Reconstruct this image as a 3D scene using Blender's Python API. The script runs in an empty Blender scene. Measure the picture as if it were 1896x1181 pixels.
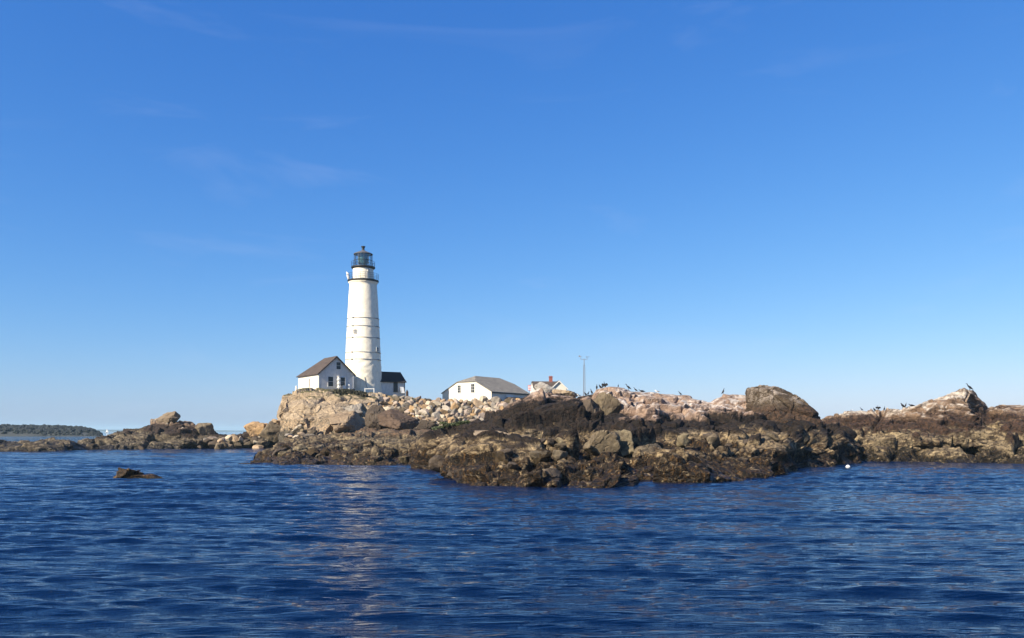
import bpy, bmesh, math, random
import numpy as np
from mathutils import Vector, Matrix

random.seed(7)
rng = np.random.default_rng(11)
S = bpy.context.scene
C = S.collection
R = math.radians
F, CX, HZ, EYE = 1533.0, 948.0, 798.0, 3.0     # focal length and horizon of the photograph, eye above the sea

SUN_AZ, SUN_EL = 50.0, 34.0                    # degrees left of straight behind the viewer, and up


def wp(px, py, Y):
    return Vector(((px - CX) / F * Y, Y, EYE + (HZ - py) / F * Y))


def mpp(Y):
    return Y / F


# ------------------------------------------------------------------ object helpers
def link(o, parent=None):
    C.objects.link(o)
    if parent is not None:
        o.parent = parent
    return o


def tag(o, label, cat, group=None):
    o['label'] = label
    o['category'] = cat
    if group:
        o['group'] = group
    return o


def structure(o):
    o['kind'] = 'structure'
    return o


def thing(name, label, cat, loc=(0, 0, 0), rz=0.0, group=None):
    o = bpy.data.objects.new(name, None)
    o.empty_display_size = 0.2
    C.objects.link(o)
    o.location = loc
    o.rotation_euler = (0, 0, rz)
    return tag(o, label, cat, group)


class MB:
    """collects shapes, builds them as one mesh object"""

    def __init__(self):
        self.v, self.f, self.m = [], [], []
        self.cur = 0

    def add(self, vs, fs):
        b = len(self.v)
        self.v += [tuple(p) for p in vs]
        self.f += [tuple(b + i for i in q) for q in fs]
        self.m += [self.cur] * len(fs)

    def box(self, x0, x1, y0, y1, z0, z1):
        vs = [(x, y, z) for z in (z0, z1) for y in (y0, y1) for x in (x0, x1)]
        self.add(vs, [(0, 2, 3, 1), (4, 5, 7, 6), (0, 1, 5, 4), (2, 6, 7, 3), (0, 4, 6, 2), (1, 3, 7, 5)])
        return self

    def prism(self, poly, off):
        """poly: list of 3-D points, extruded by vector off"""
        n = len(poly)
        off = Vector(off)
        vs = [Vector(p) for p in poly] + [Vector(p) + off for p in poly]
        fs = [tuple(range(n))[::-1], tuple(range(n, 2 * n))]
        for i in range(n):
            j = (i + 1) % n
            fs.append((i, j, n + j, n + i))
        self.add(vs, fs)
        return self

    def tube(self, a, b, r0, r1=None, n=8):
        r1 = r0 if r1 is None else r1
        a, b = Vector(a), Vector(b)
        d = (b - a).normalized()
        u = d.orthogonal().normalized()
        w = d.cross(u)
        vs = []
        for p, r in ((a, r0), (b, r1)):
            for k in range(n):
                t = 2 * math.pi * k / n
                vs.append(p + u * (r * math.cos(t)) + w * (r * math.sin(t)))
        fs = [(k, (k + 1) % n, n + (k + 1) % n, n + k) for k in range(n)]
        fs += [tuple(range(n))[::-1], tuple(range(n, 2 * n))]
        self.add(vs, fs)
        return self

    def lathe(self, prof, n=32, cx=0, cy=0, close=True, wob=None):
        vs = []
        for (r, z) in prof:
            for k in range(n):
                t = 2 * math.pi * k / n
                rr = r if wob is None else r + wob(t, z)
                vs.append((cx + rr * math.cos(t), cy + rr * math.sin(t), z))
        fs = []
        for i in range(len(prof) - 1):
            for k in range(n):
                j = (k + 1) % n
                fs.append((i * n + k, i * n + j, (i + 1) * n + j, (i + 1) * n + k))
        if close:
            fs.append(tuple(range(n))[::-1])
            m = (len(prof) - 1) * n
            fs.append(tuple(range(m, m + n)))
        self.add(vs, fs)
        return self

    def ring(self, r, z, t, n=40, cx=0, cy=0, m=6):
        """torus"""
        vs, fs = [], []
        for k in range(n):
            a = 2 * math.pi * k / n
            for j in range(m):
                b = 2 * math.pi * j / m
                rr = r + t * math.cos(b)
                vs.append((cx + rr * math.cos(a), cy + rr * math.sin(a), z + t * math.sin(b)))
        for k in range(n):
            for j in range(m):
                k2, j2 = (k + 1) % n, (j + 1) % m
                fs.append((k * m + j, k2 * m + j, k2 * m + j2, k * m + j2))
        self.add(vs, fs)
        return self

    def build(self, name, mats, parent=None, smooth=False):
        me = bpy.data.meshes.new(name)
        me.from_pydata(self.v, [], self.f)
        mats = mats if isinstance(mats, (list, tuple)) else [mats]
        for m in mats:
            me.materials.append(m)
        me.polygons.foreach_set('material_index', self.m)
        if smooth:
            me.polygons.foreach_set('use_smooth', [True] * len(me.polygons))
        bm = bmesh.new()
        bm.from_mesh(me)
        bmesh.ops.recalc_face_normals(bm, faces=bm.faces)
        bm.to_mesh(me)
        bm.free()
        me.update()
        return link(bpy.data.objects.new(name, me), parent)


def grid_mesh(name, P, mat, smooth=False, flip=False):
    """P: (rows, cols, 3) array"""
    nr, nc, _ = P.shape
    me = bpy.data.meshes.new(name)
    me.vertices.add(nr * nc)
    me.vertices.foreach_set('co', P.reshape(-1).astype(np.float32))
    i = np.arange(nr * nc).reshape(nr, nc)
    q = np.stack([i[:-1, :-1], i[:-1, 1:], i[1:, 1:], i[1:, :-1]], -1).reshape(-1, 4)
    if flip:
        q = q[:, ::-1]
    nq = len(q)
    me.loops.add(nq * 4)
    me.loops.foreach_set('vertex_index', q.reshape(-1).astype(np.int32))
    me.polygons.add(nq)
    me.polygons.foreach_set('loop_start', np.arange(0, nq * 4, 4, dtype=np.int32))
    me.polygons.foreach_set('loop_total', np.full(nq, 4, dtype=np.int32))
    me.polygons.foreach_set('use_smooth', np.full(nq, smooth))
    me.materials.append(mat)
    me.update(calc_edges=True)
    return link(bpy.data.objects.new(name, me))


# ------------------------------------------------------------------ numpy noise
def h3(ix, iy, iz, seed):
    h = (ix.astype(np.int64) * 374761393 + iy.astype(np.int64) * 668265263
         + iz.astype(np.int64) * 2147483647 + seed * 974634777) & 0xFFFFFFFF
    h = ((h ^ (h >> 13)) * 1274126177) & 0xFFFFFFFF
    h = ((h ^ (h >> 16)) * 2246822519) & 0xFFFFFFFF
    h = h ^ (h >> 15)
    return (h & 0xFFFFFF) / float(0x1000000)


def vnoise(Q, seed):
    i = np.floor(Q).astype(np.int64)
    f = Q - i
    f = f * f * f * (f * (f * 6 - 15) + 10)
    out = 0
    for a in (0, 1):
        for b in (0, 1):
            for c in (0, 1):
                w = (f[:, 0] if a else 1 - f[:, 0]) * (f[:, 1] if b else 1 - f[:, 1]) * (f[:, 2] if c else 1 - f[:, 2])
                out = out + w * h3(i[:, 0] + a, i[:, 1] + b, i[:, 2] + c, seed)
    return out * 2 - 1


def fbm(P, s, seed, octv=4):
    out, amp, tot = 0, 1.0, 0
    Q = P / s
    for o in range(octv):
        out = out + amp * vnoise(Q, seed + o * 17)
        tot += amp
        amp *= 0.5
        Q = Q * 2.03 + 13.7
    return out / tot


def facet(P, s, seed, k=0.8):
    """fractured-rock field: every Voronoi cell carries its own tilted plane; returns (height, crack distance)"""
    Q = P / s
    n = len(Q)
    i = np.floor(Q).astype(np.int64)
    d1 = np.full(n, 1e9)
    d2 = np.full(n, 1e9)
    val = np.zeros(n)
    for a in (-1, 0, 1):
        for b in (-1, 0, 1):
            for c in (-1, 0, 1):
                cx, cy, cz = i[:, 0] + a, i[:, 1] + b, i[:, 2] + c
                ox = Q[:, 0] - (cx + h3(cx, cy, cz, seed))
                oy = Q[:, 1] - (cy + h3(cx, cy, cz, seed + 1))
                oz = Q[:, 2] - (cz + h3(cx, cy, cz, seed + 2))
                d = ox * ox + oy * oy + oz * oz
                nv = (h3(cx, cy, cz, seed + 3) * 2 - 1) * 0.5 + k * (
                    ox * (h3(cx, cy, cz, seed + 4) * 2 - 1) + oy * (h3(cx, cy, cz, seed + 5) * 2 - 1)
                    + oz * (h3(cx, cy, cz, seed + 6) * 2 - 1))
                near = d < d1
                d2 = np.where(near, d1, np.minimum(d2, d))
                val = np.where(near, nv, val)
                d1 = np.where(near, d, d1)
    return val, np.sqrt(d2) - np.sqrt(d1)


def rot_y(a):
    c, s = math.cos(a), math.sin(a)
    return np.array([[c, 0, -s], [0, 1, 0], [s, 0, c]])


# ------------------------------------------------------------------ material helpers
def new_mat(name):
    m = bpy.data.materials.new(name)
    m.use_nodes = True
    nt = m.node_tree
    return m, nt, nt.nodes['Principled BSDF']


def N(nt, t, **kw):
    n = nt.nodes.new(t)
    for k, v in kw.items():
        setattr(n, k, v)
    return n


def noise(nt, vec, scale, detail=5, rough=0.6, dist=0.0):
    n = N(nt, 'ShaderNodeTexNoise')
    n.inputs['Scale'].default_value = scale
    n.inputs['Detail'].default_value = detail
    n.inputs['Roughness'].default_value = rough
    n.inputs['Distortion'].default_value = dist
    if vec is not None:
        nt.links.new(vec, n.inputs['Vector'])
    return n.outputs['Fac']


def mapping(nt, vec, scale=(1, 1, 1), rot=(0, 0, 0)):
    m = N(nt, 'ShaderNodeMapping')
    m.inputs['Scale'].default_value = scale
    m.inputs['Rotation'].default_value = rot
    nt.links.new(vec, m.inputs['Vector'])
    return m.outputs['Vector']


def math_(nt, op, a, b=None, c=None, clamp=False):
    n = N(nt, 'ShaderNodeMath', operation=op, use_clamp=clamp)
    for i, x in enumerate((a, b, c)):
        if x is None:
            continue
        if isinstance(x, (int, float)):
            n.inputs[i].default_value = x
        else:
            nt.links.new(x, n.inputs[i])
    return n.outputs[0]


def remap(nt, x, a, b, c=0.0, d=1.0):
    n = N(nt, 'ShaderNodeMapRange')
    n.inputs['From Min'].default_value = a
    n.inputs['From Max'].default_value = b
    n.inputs['To Min'].default_value = c
    n.inputs['To Max'].default_value = d
    nt.links.new(x, n.inputs['Value'])
    return n.outputs['Result']


def ramp(nt, fac, stops, interp='LINEAR'):
    n = N(nt, 'ShaderNodeValToRGB')
    cr = n.color_ramp
    cr.interpolation = interp
    while len(cr.elements) < len(stops):
        cr.elements.new(0.5)
    for e, (p, col) in zip(cr.elements, stops):
        e.position = p
        e.color = (*col, 1)
    nt.links.new(fac, n.inputs['Fac'])
    return n.outputs['Color']


def mix(nt, fac, a, b, mode='MIX'):
    n = N(nt, 'ShaderNodeMix', data_type='RGBA', blend_type=mode)
    for sock, x in ((n.inputs[0], fac), (n.inputs[6], a), (n.inputs[7], b)):
        if isinstance(x, (int, float)):
            sock.default_value = x
        elif isinstance(x, tuple):
            sock.default_value = (*x, 1)
        else:
            nt.links.new(x, sock)
    return n.outputs[2]


def bump(nt, h, strength, dist, normal=None):
    n = N(nt, 'ShaderNodeBump')
    n.inputs['Strength'].default_value = strength
    n.inputs['Distance'].default_value = dist
    nt.links.new(h, n.inputs['Height'])
    if normal is not None:
        nt.links.new(normal, n.inputs['Normal'])
    return n.outputs['Normal']


def shore_rock(name, weed, weed2, barn, barn_dk, black, top, top2, lime, zl=(0.95, 2.7, 4.9), lime_amt=0.5, grass=None):
    """bedrock coloured by the shore's own zones: weed, barnacles, black lichen, bare rock whitened by birds"""
    m, nt, bs = new_mat(name)
    q = lambda c, f: tuple(x * f for x in c)
    weed, weed2, black = q(weed, 0.40), q(weed2, 0.52), q(black, 0.50)
    barn, barn_dk, top, top2, lime = q(barn, 0.72), q(barn_dk, 0.58), q(top, 0.68), q(top2, 0.64), q(lime, 0.75)
    geo = N(nt, 'ShaderNodeNewGeometry')
    pos = geo.outputs['Position']
    sep = N(nt, 'ShaderNodeSeparateXYZ')
    nt.links.new(pos, sep.inputs[0])
    z = sep.outputs['Z']
    sepn = N(nt, 'ShaderNodeSeparateXYZ')
    nt.links.new(geo.outputs['Normal'], sepn.inputs[0])
    nz = sepn.outputs['Z']
    n_big = noise(nt, pos, 0.16, 4, 0.6, 0.4)
    n_mid = noise(nt, pos, 0.75, 6, 0.65, 0.8)
    n_fin = noise(nt, pos, 3.2, 7, 0.7, 0.3)
    n_grn = noise(nt, pos, 12.0, 6, 0.75)
    at = N(nt, 'ShaderNodeAttribute', attribute_name='blk')
    blk = at.outputs['Fac']
    zz = math_(nt, 'ADD', z, math_(nt, 'MULTIPLY', math_(nt, 'SUBTRACT', n_big, 0.5), 3.0))
    zz = math_(nt, 'ADD', zz, math_(nt, 'MULTIPLY', blk, 0.70))
    zz = math_(nt, 'ADD', zz, math_(nt, 'MULTIPLY', math_(nt, 'SUBTRACT', n_mid, 0.5), 1.7))
    zz = math_(nt, 'ADD', zz, math_(nt, 'MULTIPLY', math_(nt, 'SUBTRACT', n_fin, 0.5), 0.8))
    zt = math_(nt, 'ADD', zz, N(nt, 'ShaderNodeAttribute', attribute_name='topshift').outputs['Fac'])
    dapple = remap(nt, n_fin, 0.36, 0.62)
    dapple2 = remap(nt, n_mid, 0.38, 0.62)
    strk = noise(nt, mapping(nt, pos, (1.1, 1.1, 2.6), (0, R(28), 0)), 1.0, 7, 0.72, 0.8)
    frond = noise(nt, mapping(nt, pos, (5.0, 5.0, 2.2), (0, R(20), 0)), 1.0, 6, 0.75, 0.6)
    c_weed = mix(nt, remap(nt, n_fin, 0.42, 0.7), weed, weed2)
    c_weed = mix(nt, remap(nt, frond, 0.53, 0.62), c_weed, (weed2[0] * 2.6, weed2[1] * 2.5, weed2[2] * 2.2))
    c_weed = mix(nt, remap(nt, frond, 0.47, 0.38), c_weed, tuple(x * 0.35 for x in weed))
    spk = math_(nt, 'MULTIPLY', remap(nt, noise(nt, pos, 2.1, 7, 0.8, 0.5), 0.55, 0.62), remap(nt, n_mid, 0.40, 0.55))
    c_weed = mix(nt, math_(nt, 'MULTIPLY', spk, 0.85), c_weed, barn)
    c_barn = mix(nt, remap(nt, strk, 0.44, 0.57), barn_dk, barn)
    c_barn = mix(nt, math_(nt, 'MULTIPLY', dapple2, 0.6), c_barn, barn_dk)
    c_black = mix(nt, remap(nt, n_fin, 0.42, 0.68), black, (black[0] * 3.6, black[1] * 2.9, black[2] * 2.3))
    c_top = mix(nt, dapple2, top, top2)
    c_top = mix(nt, math_(nt, 'MULTIPLY', remap(nt, strk, 0.55, 0.42), 0.55), c_top, tuple(x * 0.45 for x in top2))
    lf = math_(nt, 'MULTIPLY', remap(nt, nz, 0.0, 0.75), remap(nt, n_mid, 0.62 - 0.3 * lime_amt, 0.72 - 0.25 * lime_amt))
    lf = math_(nt, 'MULTIPLY', lf, remap(nt, zt, zl[2], zl[2] + 0.8))
    c_top = mix(nt, math_(nt, 'MULTIPLY', lf, 0.9), c_top, lime)
    col = mix(nt, remap(nt, zz, zl[0] - 0.15, zl[0] + 0.25), c_weed, c_barn)
    col = mix(nt, remap(nt, zz, zl[1] - 0.25, zl[1] + 0.4), col, c_black)
    col = mix(nt, remap(nt, zt, zl[2] - 0.3, zl[2] + 0.35), col, c_top)
    if grass is not None:
        g = math_(nt, 'MULTIPLY', remap(nt, nz, 0.72, 0.9), remap(nt, z, 8.0, 8.5))
        gc = mix(nt, n_fin, grass, tuple(x * 0.5 for x in grass))
        col = mix(nt, g, col, gc)
    col = mix(nt, 0.55, col, ramp(nt, n_grn, [(0.25, (0.25, 0.25, 0.25)), (0.5, (0.75, 0.75, 0.75)), (0.72, (1.25, 1.22, 1.15))]), 'MULTIPLY')
    tone = math_(nt, 'FRACT', math_(nt, 'MULTIPLY', blk, 1.7))
    col = mix(nt, 0.6, col, ramp(nt, tone, [(0.0, (0.55, 0.53, 0.52)), (0.5, (0.95, 0.95, 0.95)), (1.0, (1.35, 1.33, 1.28))]), 'MULTIPLY')
    nt.links.new(col, bs.inputs['Base Color'])
    wet = remap(nt, zz, 0.2, 1.4, 0.45, 0.9)
    nt.links.new(wet, bs.inputs['Roughness'])
    bs.inputs['Specular IOR Level'].default_value = 0.25
    vor = N(nt, 'ShaderNodeTexVoronoi', feature='DISTANCE_TO_EDGE')
    vor.inputs['Scale'].default_value = 1.3
    nt.links.new(mapping(nt, pos, (1, 1, 1.6), (0, R(25), R(10))), vor.inputs['Vector'])
    crack = remap(nt, vor.outputs['Distance'], 0.0, 0.07)
    hgt = math_(nt, 'ADD', math_(nt, 'MULTIPLY', n_fin, 0.6), math_(nt, 'MULTIPLY', n_grn, 0.25))
    vo2 = N(nt, 'ShaderNodeTexVoronoi', feature='F1')
    vo2.inputs['Scale'].default_value = 2.6
    nt.links.new(mapping(nt, pos, (0.8, 1, 1.5), (0, R(30), R(10))), vo2.inputs['Vector'])
    hgt = math_(nt, 'ADD', hgt, math_(nt, 'MULTIPLY', frond, 0.35))
    hgt = math_(nt, 'ADD', hgt, math_(nt, 'MULTIPLY', crack, 0.22))
    hgt = math_(nt, 'ADD', hgt, math_(nt, 'MULTIPLY', vo2.outputs['Distance'], 0.45))
    nt.links.new(bump(nt, hgt, 0.9, 0.22), bs.inputs['Normal'])
    return m


def stone_mat(name, col, col2, rough=0.9):
    col, col2 = tuple(x * 0.66 for x in col), tuple(x * 0.60 for x in col2)
    m, nt, bs = new_mat(name)
    tc = N(nt, 'ShaderNodeTexCoord')
    oi = N(nt, 'ShaderNodeObjectInfo')
    v = N(nt, 'ShaderNodeVectorMath', operation='ADD')
    nt.links.new(tc.outputs['Object'], v.inputs[0])
    nt.links.new(oi.outputs['Location'], v.inputs[1])
    v = v.outputs[0]
    a = noise(nt, v, 0.9, 4, 0.6, 0.5)
    b = noise(nt, v, 5.5, 6, 0.7)
    c = mix(nt, remap(nt, a, 0.35, 0.65), col, col2)
    c = mix(nt, 0.6, c, ramp(nt, b, [(0.25, (0.3, 0.28, 0.26)), (0.52, (0.85, 0.85, 0.85)), (0.75, (1.2, 1.18, 1.1))]), 'MULTIPLY')
    br = math_(nt, 'ADD', math_(nt, 'MULTIPLY', oi.outputs['Random'], 0.5), 0.72)
    hv = N(nt, 'ShaderNodeHueSaturation')
    nt.links.new(c, hv.inputs['Color'])
    nt.links.new(br, hv.inputs['Value'])
    nt.links.new(hv.outputs[0], bs.inputs['Base Color'])
    bs.inputs['Roughness'].default_value = rough
    bs.inputs['Specular IOR Level'].default_value = 0.2
    nt.links.new(bump(nt, math_(nt, 'ADD', a, math_(nt, 'MULTIPLY', b, 0.5)), 0.8, 0.12), bs.inputs['Normal'])
    return m


def paint(name, col, rough=0.6, var=0.25, scale=3.0, streak=True, bumpd=0.01, dirt=(0.35, 0.33, 0.30), metallic=0.0):
    m, nt, bs = new_mat(name)
    tc = N(nt, 'ShaderNodeTexCoord').outputs['Object']
    a = noise(nt, tc, scale, 6, 0.7, 0.3)
    v = mapping(nt, tc, (scale * 2, scale * 2, 0.35)) if streak else tc
    b = noise(nt, v, 1.6, 5, 0.65)
    f = math_(nt, 'MULTIPLY', remap(nt, a, 0.42, 0.75), var)
    f = math_(nt, 'ADD', f, math_(nt, 'MULTIPLY', remap(nt, b, 0.5, 0.75), var))
    c = mix(nt, f, col, dirt)
    nt.links.new(c, bs.inputs['Base Color'])
    bs.inputs['Roughness'].default_value = rough
    bs.inputs['Metallic'].default_value = metallic
    bs.inputs['Specular IOR Level'].default_value = 0.3
    if bumpd:
        nt.links.new(bump(nt, a, 0.7, bumpd), bs.inputs['Normal'])
    return m


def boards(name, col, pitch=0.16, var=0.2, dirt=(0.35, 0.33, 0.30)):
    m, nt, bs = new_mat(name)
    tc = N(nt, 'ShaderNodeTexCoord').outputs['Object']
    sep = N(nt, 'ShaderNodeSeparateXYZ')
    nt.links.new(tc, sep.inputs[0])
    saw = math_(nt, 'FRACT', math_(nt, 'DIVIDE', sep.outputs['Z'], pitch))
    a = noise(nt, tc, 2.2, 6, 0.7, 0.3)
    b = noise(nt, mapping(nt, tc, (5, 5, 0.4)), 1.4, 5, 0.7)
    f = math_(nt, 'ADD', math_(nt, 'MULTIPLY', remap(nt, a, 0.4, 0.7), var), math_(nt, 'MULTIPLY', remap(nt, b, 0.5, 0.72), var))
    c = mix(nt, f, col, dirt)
    nt.links.new(c, bs.inputs['Base Color'])
    bs.inputs['Roughness'].default_value = 0.65
    bs.inputs['Specular IOR Level'].default_value = 0.25
    nt.links.new(bump(nt, saw, 0.8, 0.02), bs.inputs['Normal'])
    return m


def shingles(name, col, col2, pitch=0.22):
    m, nt, bs = new_mat(name)
    tc = N(nt, 'ShaderNodeTexCoord').outputs['Object']
    br = N(nt, 'ShaderNodeTexBrick')
    br.inputs['Scale'].default_value = 1.0 / pitch
    br.inputs['Mortar Size'].default_value = 0.03
    br.inputs['Color1'].default_value = (*col, 1)
    br.inputs['Color2'].default_value = (*col2, 1)
    br.inputs['Mortar'].default_value = (*[x * 0.35 for x in col], 1)
    sep = N(nt, 'ShaderNodeSeparateXYZ')
    nt.links.new(tc, sep.inputs[0])
    cmb = N(nt, 'ShaderNodeCombineXYZ')
    nt.links.new(math_(nt, 'ADD', sep.outputs['X'], sep.outputs['Y']), cmb.inputs[0])
    nt.links.new(math_(nt, 'MULTIPLY', sep.outputs['Z'], 1.8), cmb.inputs[1])
    nt.links.new(cmb.outputs[0], br.inputs['Vector'])
    a = noise(nt, tc, 0.9, 6, 0.7, 0.4)
    b = noise(nt, mapping(nt, tc, (4, 4, 0.5)), 1.2, 5, 0.7)
    c = mix(nt, 0.75, br.outputs['Color'], ramp(nt, a, [(0.3, (0.55, 0.55, 0.55)), (0.5, (0.9, 0.9, 0.9)), (0.7, (1.3, 1.28, 1.25))]), 'MULTIPLY')
    c = mix(nt, 0.5, c, ramp(nt, b, [(0.3, (0.6, 0.6, 0.6)), (0.7, (1.3, 1.3, 1.3))]), 'MULTIPLY')
    nt.links.new(c, bs.inputs['Base Color'])
    bs.inputs['Roughness'].default_value = 0.85
    bs.inputs['Specular IOR Level'].default_value = 0.2
    nt.links.new(bump(nt, br.outputs['Fac'], 0.5, 0.02), bs.inputs['Normal'])
    return m


def plain(name, col, rough=0.5, metallic=0.0, spec=0.4):
    return paint(name, col, rough, 0.15, 4.0, False, 0.004, tuple(x * 0.6 for x in col), metallic)


def glass_mat(name, tint=(0.8, 0.9, 0.95), gl=0.18):
    m, nt, bs = new_mat(name)
    nt.nodes.remove(bs)
    tr = N(nt, 'ShaderNodeBsdfTransparent')
    tr.inputs[0].default_value = (*tint, 1)
    g = N(nt, 'ShaderNodeBsdfGlossy')
    g.inputs['Roughness'].default_value = 0.03
    mx = N(nt, 'ShaderNodeMixShader')
    mx.inputs[0].default_value = gl
    nt.links.new(tr.outputs[0], mx.inputs[1])
    nt.links.new(g.outputs[0], mx.inputs[2])
    nt.links.new(mx.outputs[0], nt.nodes['Material Output'].inputs[0])
    return m


M = {}
M['ledge'] = shore_rock('seaweed_and_barnacle_rock', (0.015, 0.009, 0.004), (0.075, 0.040, 0.013), (0.54, 0.40, 0.225), (0.105, 0.07, 0.042),
                        (0.022, 0.017, 0.014), (0.54, 0.38, 0.27), (0.42, 0.26, 0.185), (0.80, 0.72, 0.64), (1.8, 2.6, 4.75), 0.5)
M['ridge'] = shore_rock('brown_ridge_rock', (0.016, 0.012, 0.007), (0.055, 0.036, 0.016), (0.50, 0.38, 0.22), (0.095, 0.066, 0.043),
                        (0.050, 0.033, 0.025), (0.36, 0.235, 0.15), (0.22, 0.135, 0.085), (0.72, 0.63, 0.52), (1.2, 2.9, 4.9), 0.6)
M['islet'] = shore_rock('low_islet_rock', (0.018, 0.014, 0.009), (0.07, 0.05, 0.028), (0.30, 0.24, 0.155), (0.075, 0.055, 0.040),
                        (0.036, 0.027, 0.023), (0.42, 0.29, 0.19), (0.24, 0.16, 0.11), (0.62, 0.54, 0.42), (0.8, 2.6, 4.6), 0.3)
M['shelf'] = shore_rock('shelf_rock', (0.018, 0.013, 0.007), (0.09, 0.05, 0.022), (0.38, 0.29, 0.17), (0.07, 0.05, 0.033),
                        (0.125, 0.092, 0.062), (0.3, 0.22, 0.16), (0.2, 0.15, 0.12), (0.5, 0.45, 0.38), (1.5, 2.9, 6.0), 0.1)
M['cliff'] = shore_rock('tan_granite_cliff', (0.02, 0.015, 0.009), (0.08, 0.055, 0.03), (0.20, 0.165, 0.115), (0.06, 0.05, 0.038),
                        (0.30, 0.25, 0.18), (0.66, 0.50, 0.33), (0.54, 0.41, 0.275), (0.62, 0.50, 0.35), (1.2, 3.2, 5.3), 0.1, grass=(0.15, 0.13, 0.055))
M['bank'] = shore_rock('rubble_bank_earth', (0.05, 0.04, 0.03), (0.08, 0.06, 0.04), (0.14, 0.11, 0.08), (0.07, 0.055, 0.04),
                       (0.10, 0.08, 0.06), (0.22, 0.17, 0.12), (0.16, 0.12, 0.09), (0.3, 0.25, 0.2), (1, 3, 4), 0.1, grass=(0.15, 0.13, 0.055))
STONES = {
    'tan': stone_mat('tan_stone', (0.62, 0.45, 0.28), (0.52, 0.37, 0.24)),
    'ochre': stone_mat('ochre_stone', (0.52, 0.33, 0.15), (0.47, 0.31, 0.18)),
    'pinkish': stone_mat('pinkish_stone', (0.58, 0.46, 0.36), (0.48, 0.37, 0.29)),
    'grey': stone_mat('grey_stone', (0.44, 0.38, 0.30), (0.33, 0.28, 0.23)),
    'pale': stone_mat('pale_stone', (0.72, 0.60, 0.44), (0.60, 0.50, 0.37)),
    'dark brown': stone_mat('dark_brown_stone', (0.10, 0.075, 0.055), (0.16, 0.12, 0.085)),
    'white-streaked': stone_mat('white_streaked_stone', (0.62, 0.52, 0.42), (0.78, 0.72, 0.62)),
    'olive': stone_mat('olive_stone', (0.25, 0.195, 0.125), (0.14, 0.105, 0.07)),
}
STONES['sandy'] = stone_mat('sandy_stone', (0.46, 0.35, 0.23), (0.33, 0.24, 0.16))
STONES['russet'] = stone_mat('russet_stone', (0.26, 0.17, 0.115), (0.16, 0.11, 0.08))
STONES['weedy'] = stone_mat('weedy_stone', (0.035, 0.024, 0.012), (0.10, 0.065, 0.03))
STONES['barnacled'] = stone_mat('barnacled_stone', (0.34, 0.27, 0.16), (0.12, 0.09, 0.055))
M['white_stone'] = paint('whitewashed_masonry', (0.86, 0.77, 0.60), 0.75, 0.34, 1.4, True, 0.05, (0.46, 0.38, 0.28))
M['white_boards'] = boards('white_clapboard', (0.70, 0.64, 0.53), 0.16, 0.14)
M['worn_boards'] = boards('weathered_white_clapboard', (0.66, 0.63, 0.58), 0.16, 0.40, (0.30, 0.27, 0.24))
M['trim'] = plain('white_trim', (0.66, 0.64, 0.59), 0.5)
M['dark_trim'] = plain('dark_brown_trim', (0.06, 0.042, 0.036), 0.6)
M['roof_brown'] = shingles('brown_shingles', (0.11, 0.083, 0.068), (0.085, 0.064, 0.053))
M['roof_grey'] = shingles('weathered_grey_shingles', (0.27, 0.245, 0.21), (0.22, 0.20, 0.17))
M['roof_black'] = shingles('black_shingles', (0.022, 0.020, 0.022), (0.03, 0.026, 0.026))
M['iron'] = plain('black_iron', (0.022, 0.024, 0.026), 0.5)
M['roof_iron'] = plain('dull_lead_roof', (0.10, 0.10, 0.105), 0.45)
M['window'] = plain('dark_window_glass', (0.018, 0.022, 0.028), 0.08)
M['glass'] = glass_mat('lantern_glass')
M['lens'] = plain('lens_glass', (0.10, 0.19, 0.17), 0.12)
M['brick'] = plain('red_brick', (0.26, 0.085, 0.062), 0.8)
M['steel'] = plain('galvanised_steel', (0.20, 0.21, 0.225), 0.5)
M['feather'] = plain('black_feathers', (0.014, 0.013, 0.014), 0.55)
M['gull_grey'] = plain('grey_feathers', (0.22, 0.23, 0.25), 0.7)
M['gull_white'] = plain('white_feathers', (0.75, 0.74, 0.72), 0.7)
M['concrete'] = plain('concrete', (0.42, 0.37, 0.30), 0.85)
M['red_cloth'] = plain('red_cloth', (0.55, 0.16, 0.15), 0.8)
M['white_cloth'] = plain('white_cloth', (0.75, 0.70, 0.70), 0.8)


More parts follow.
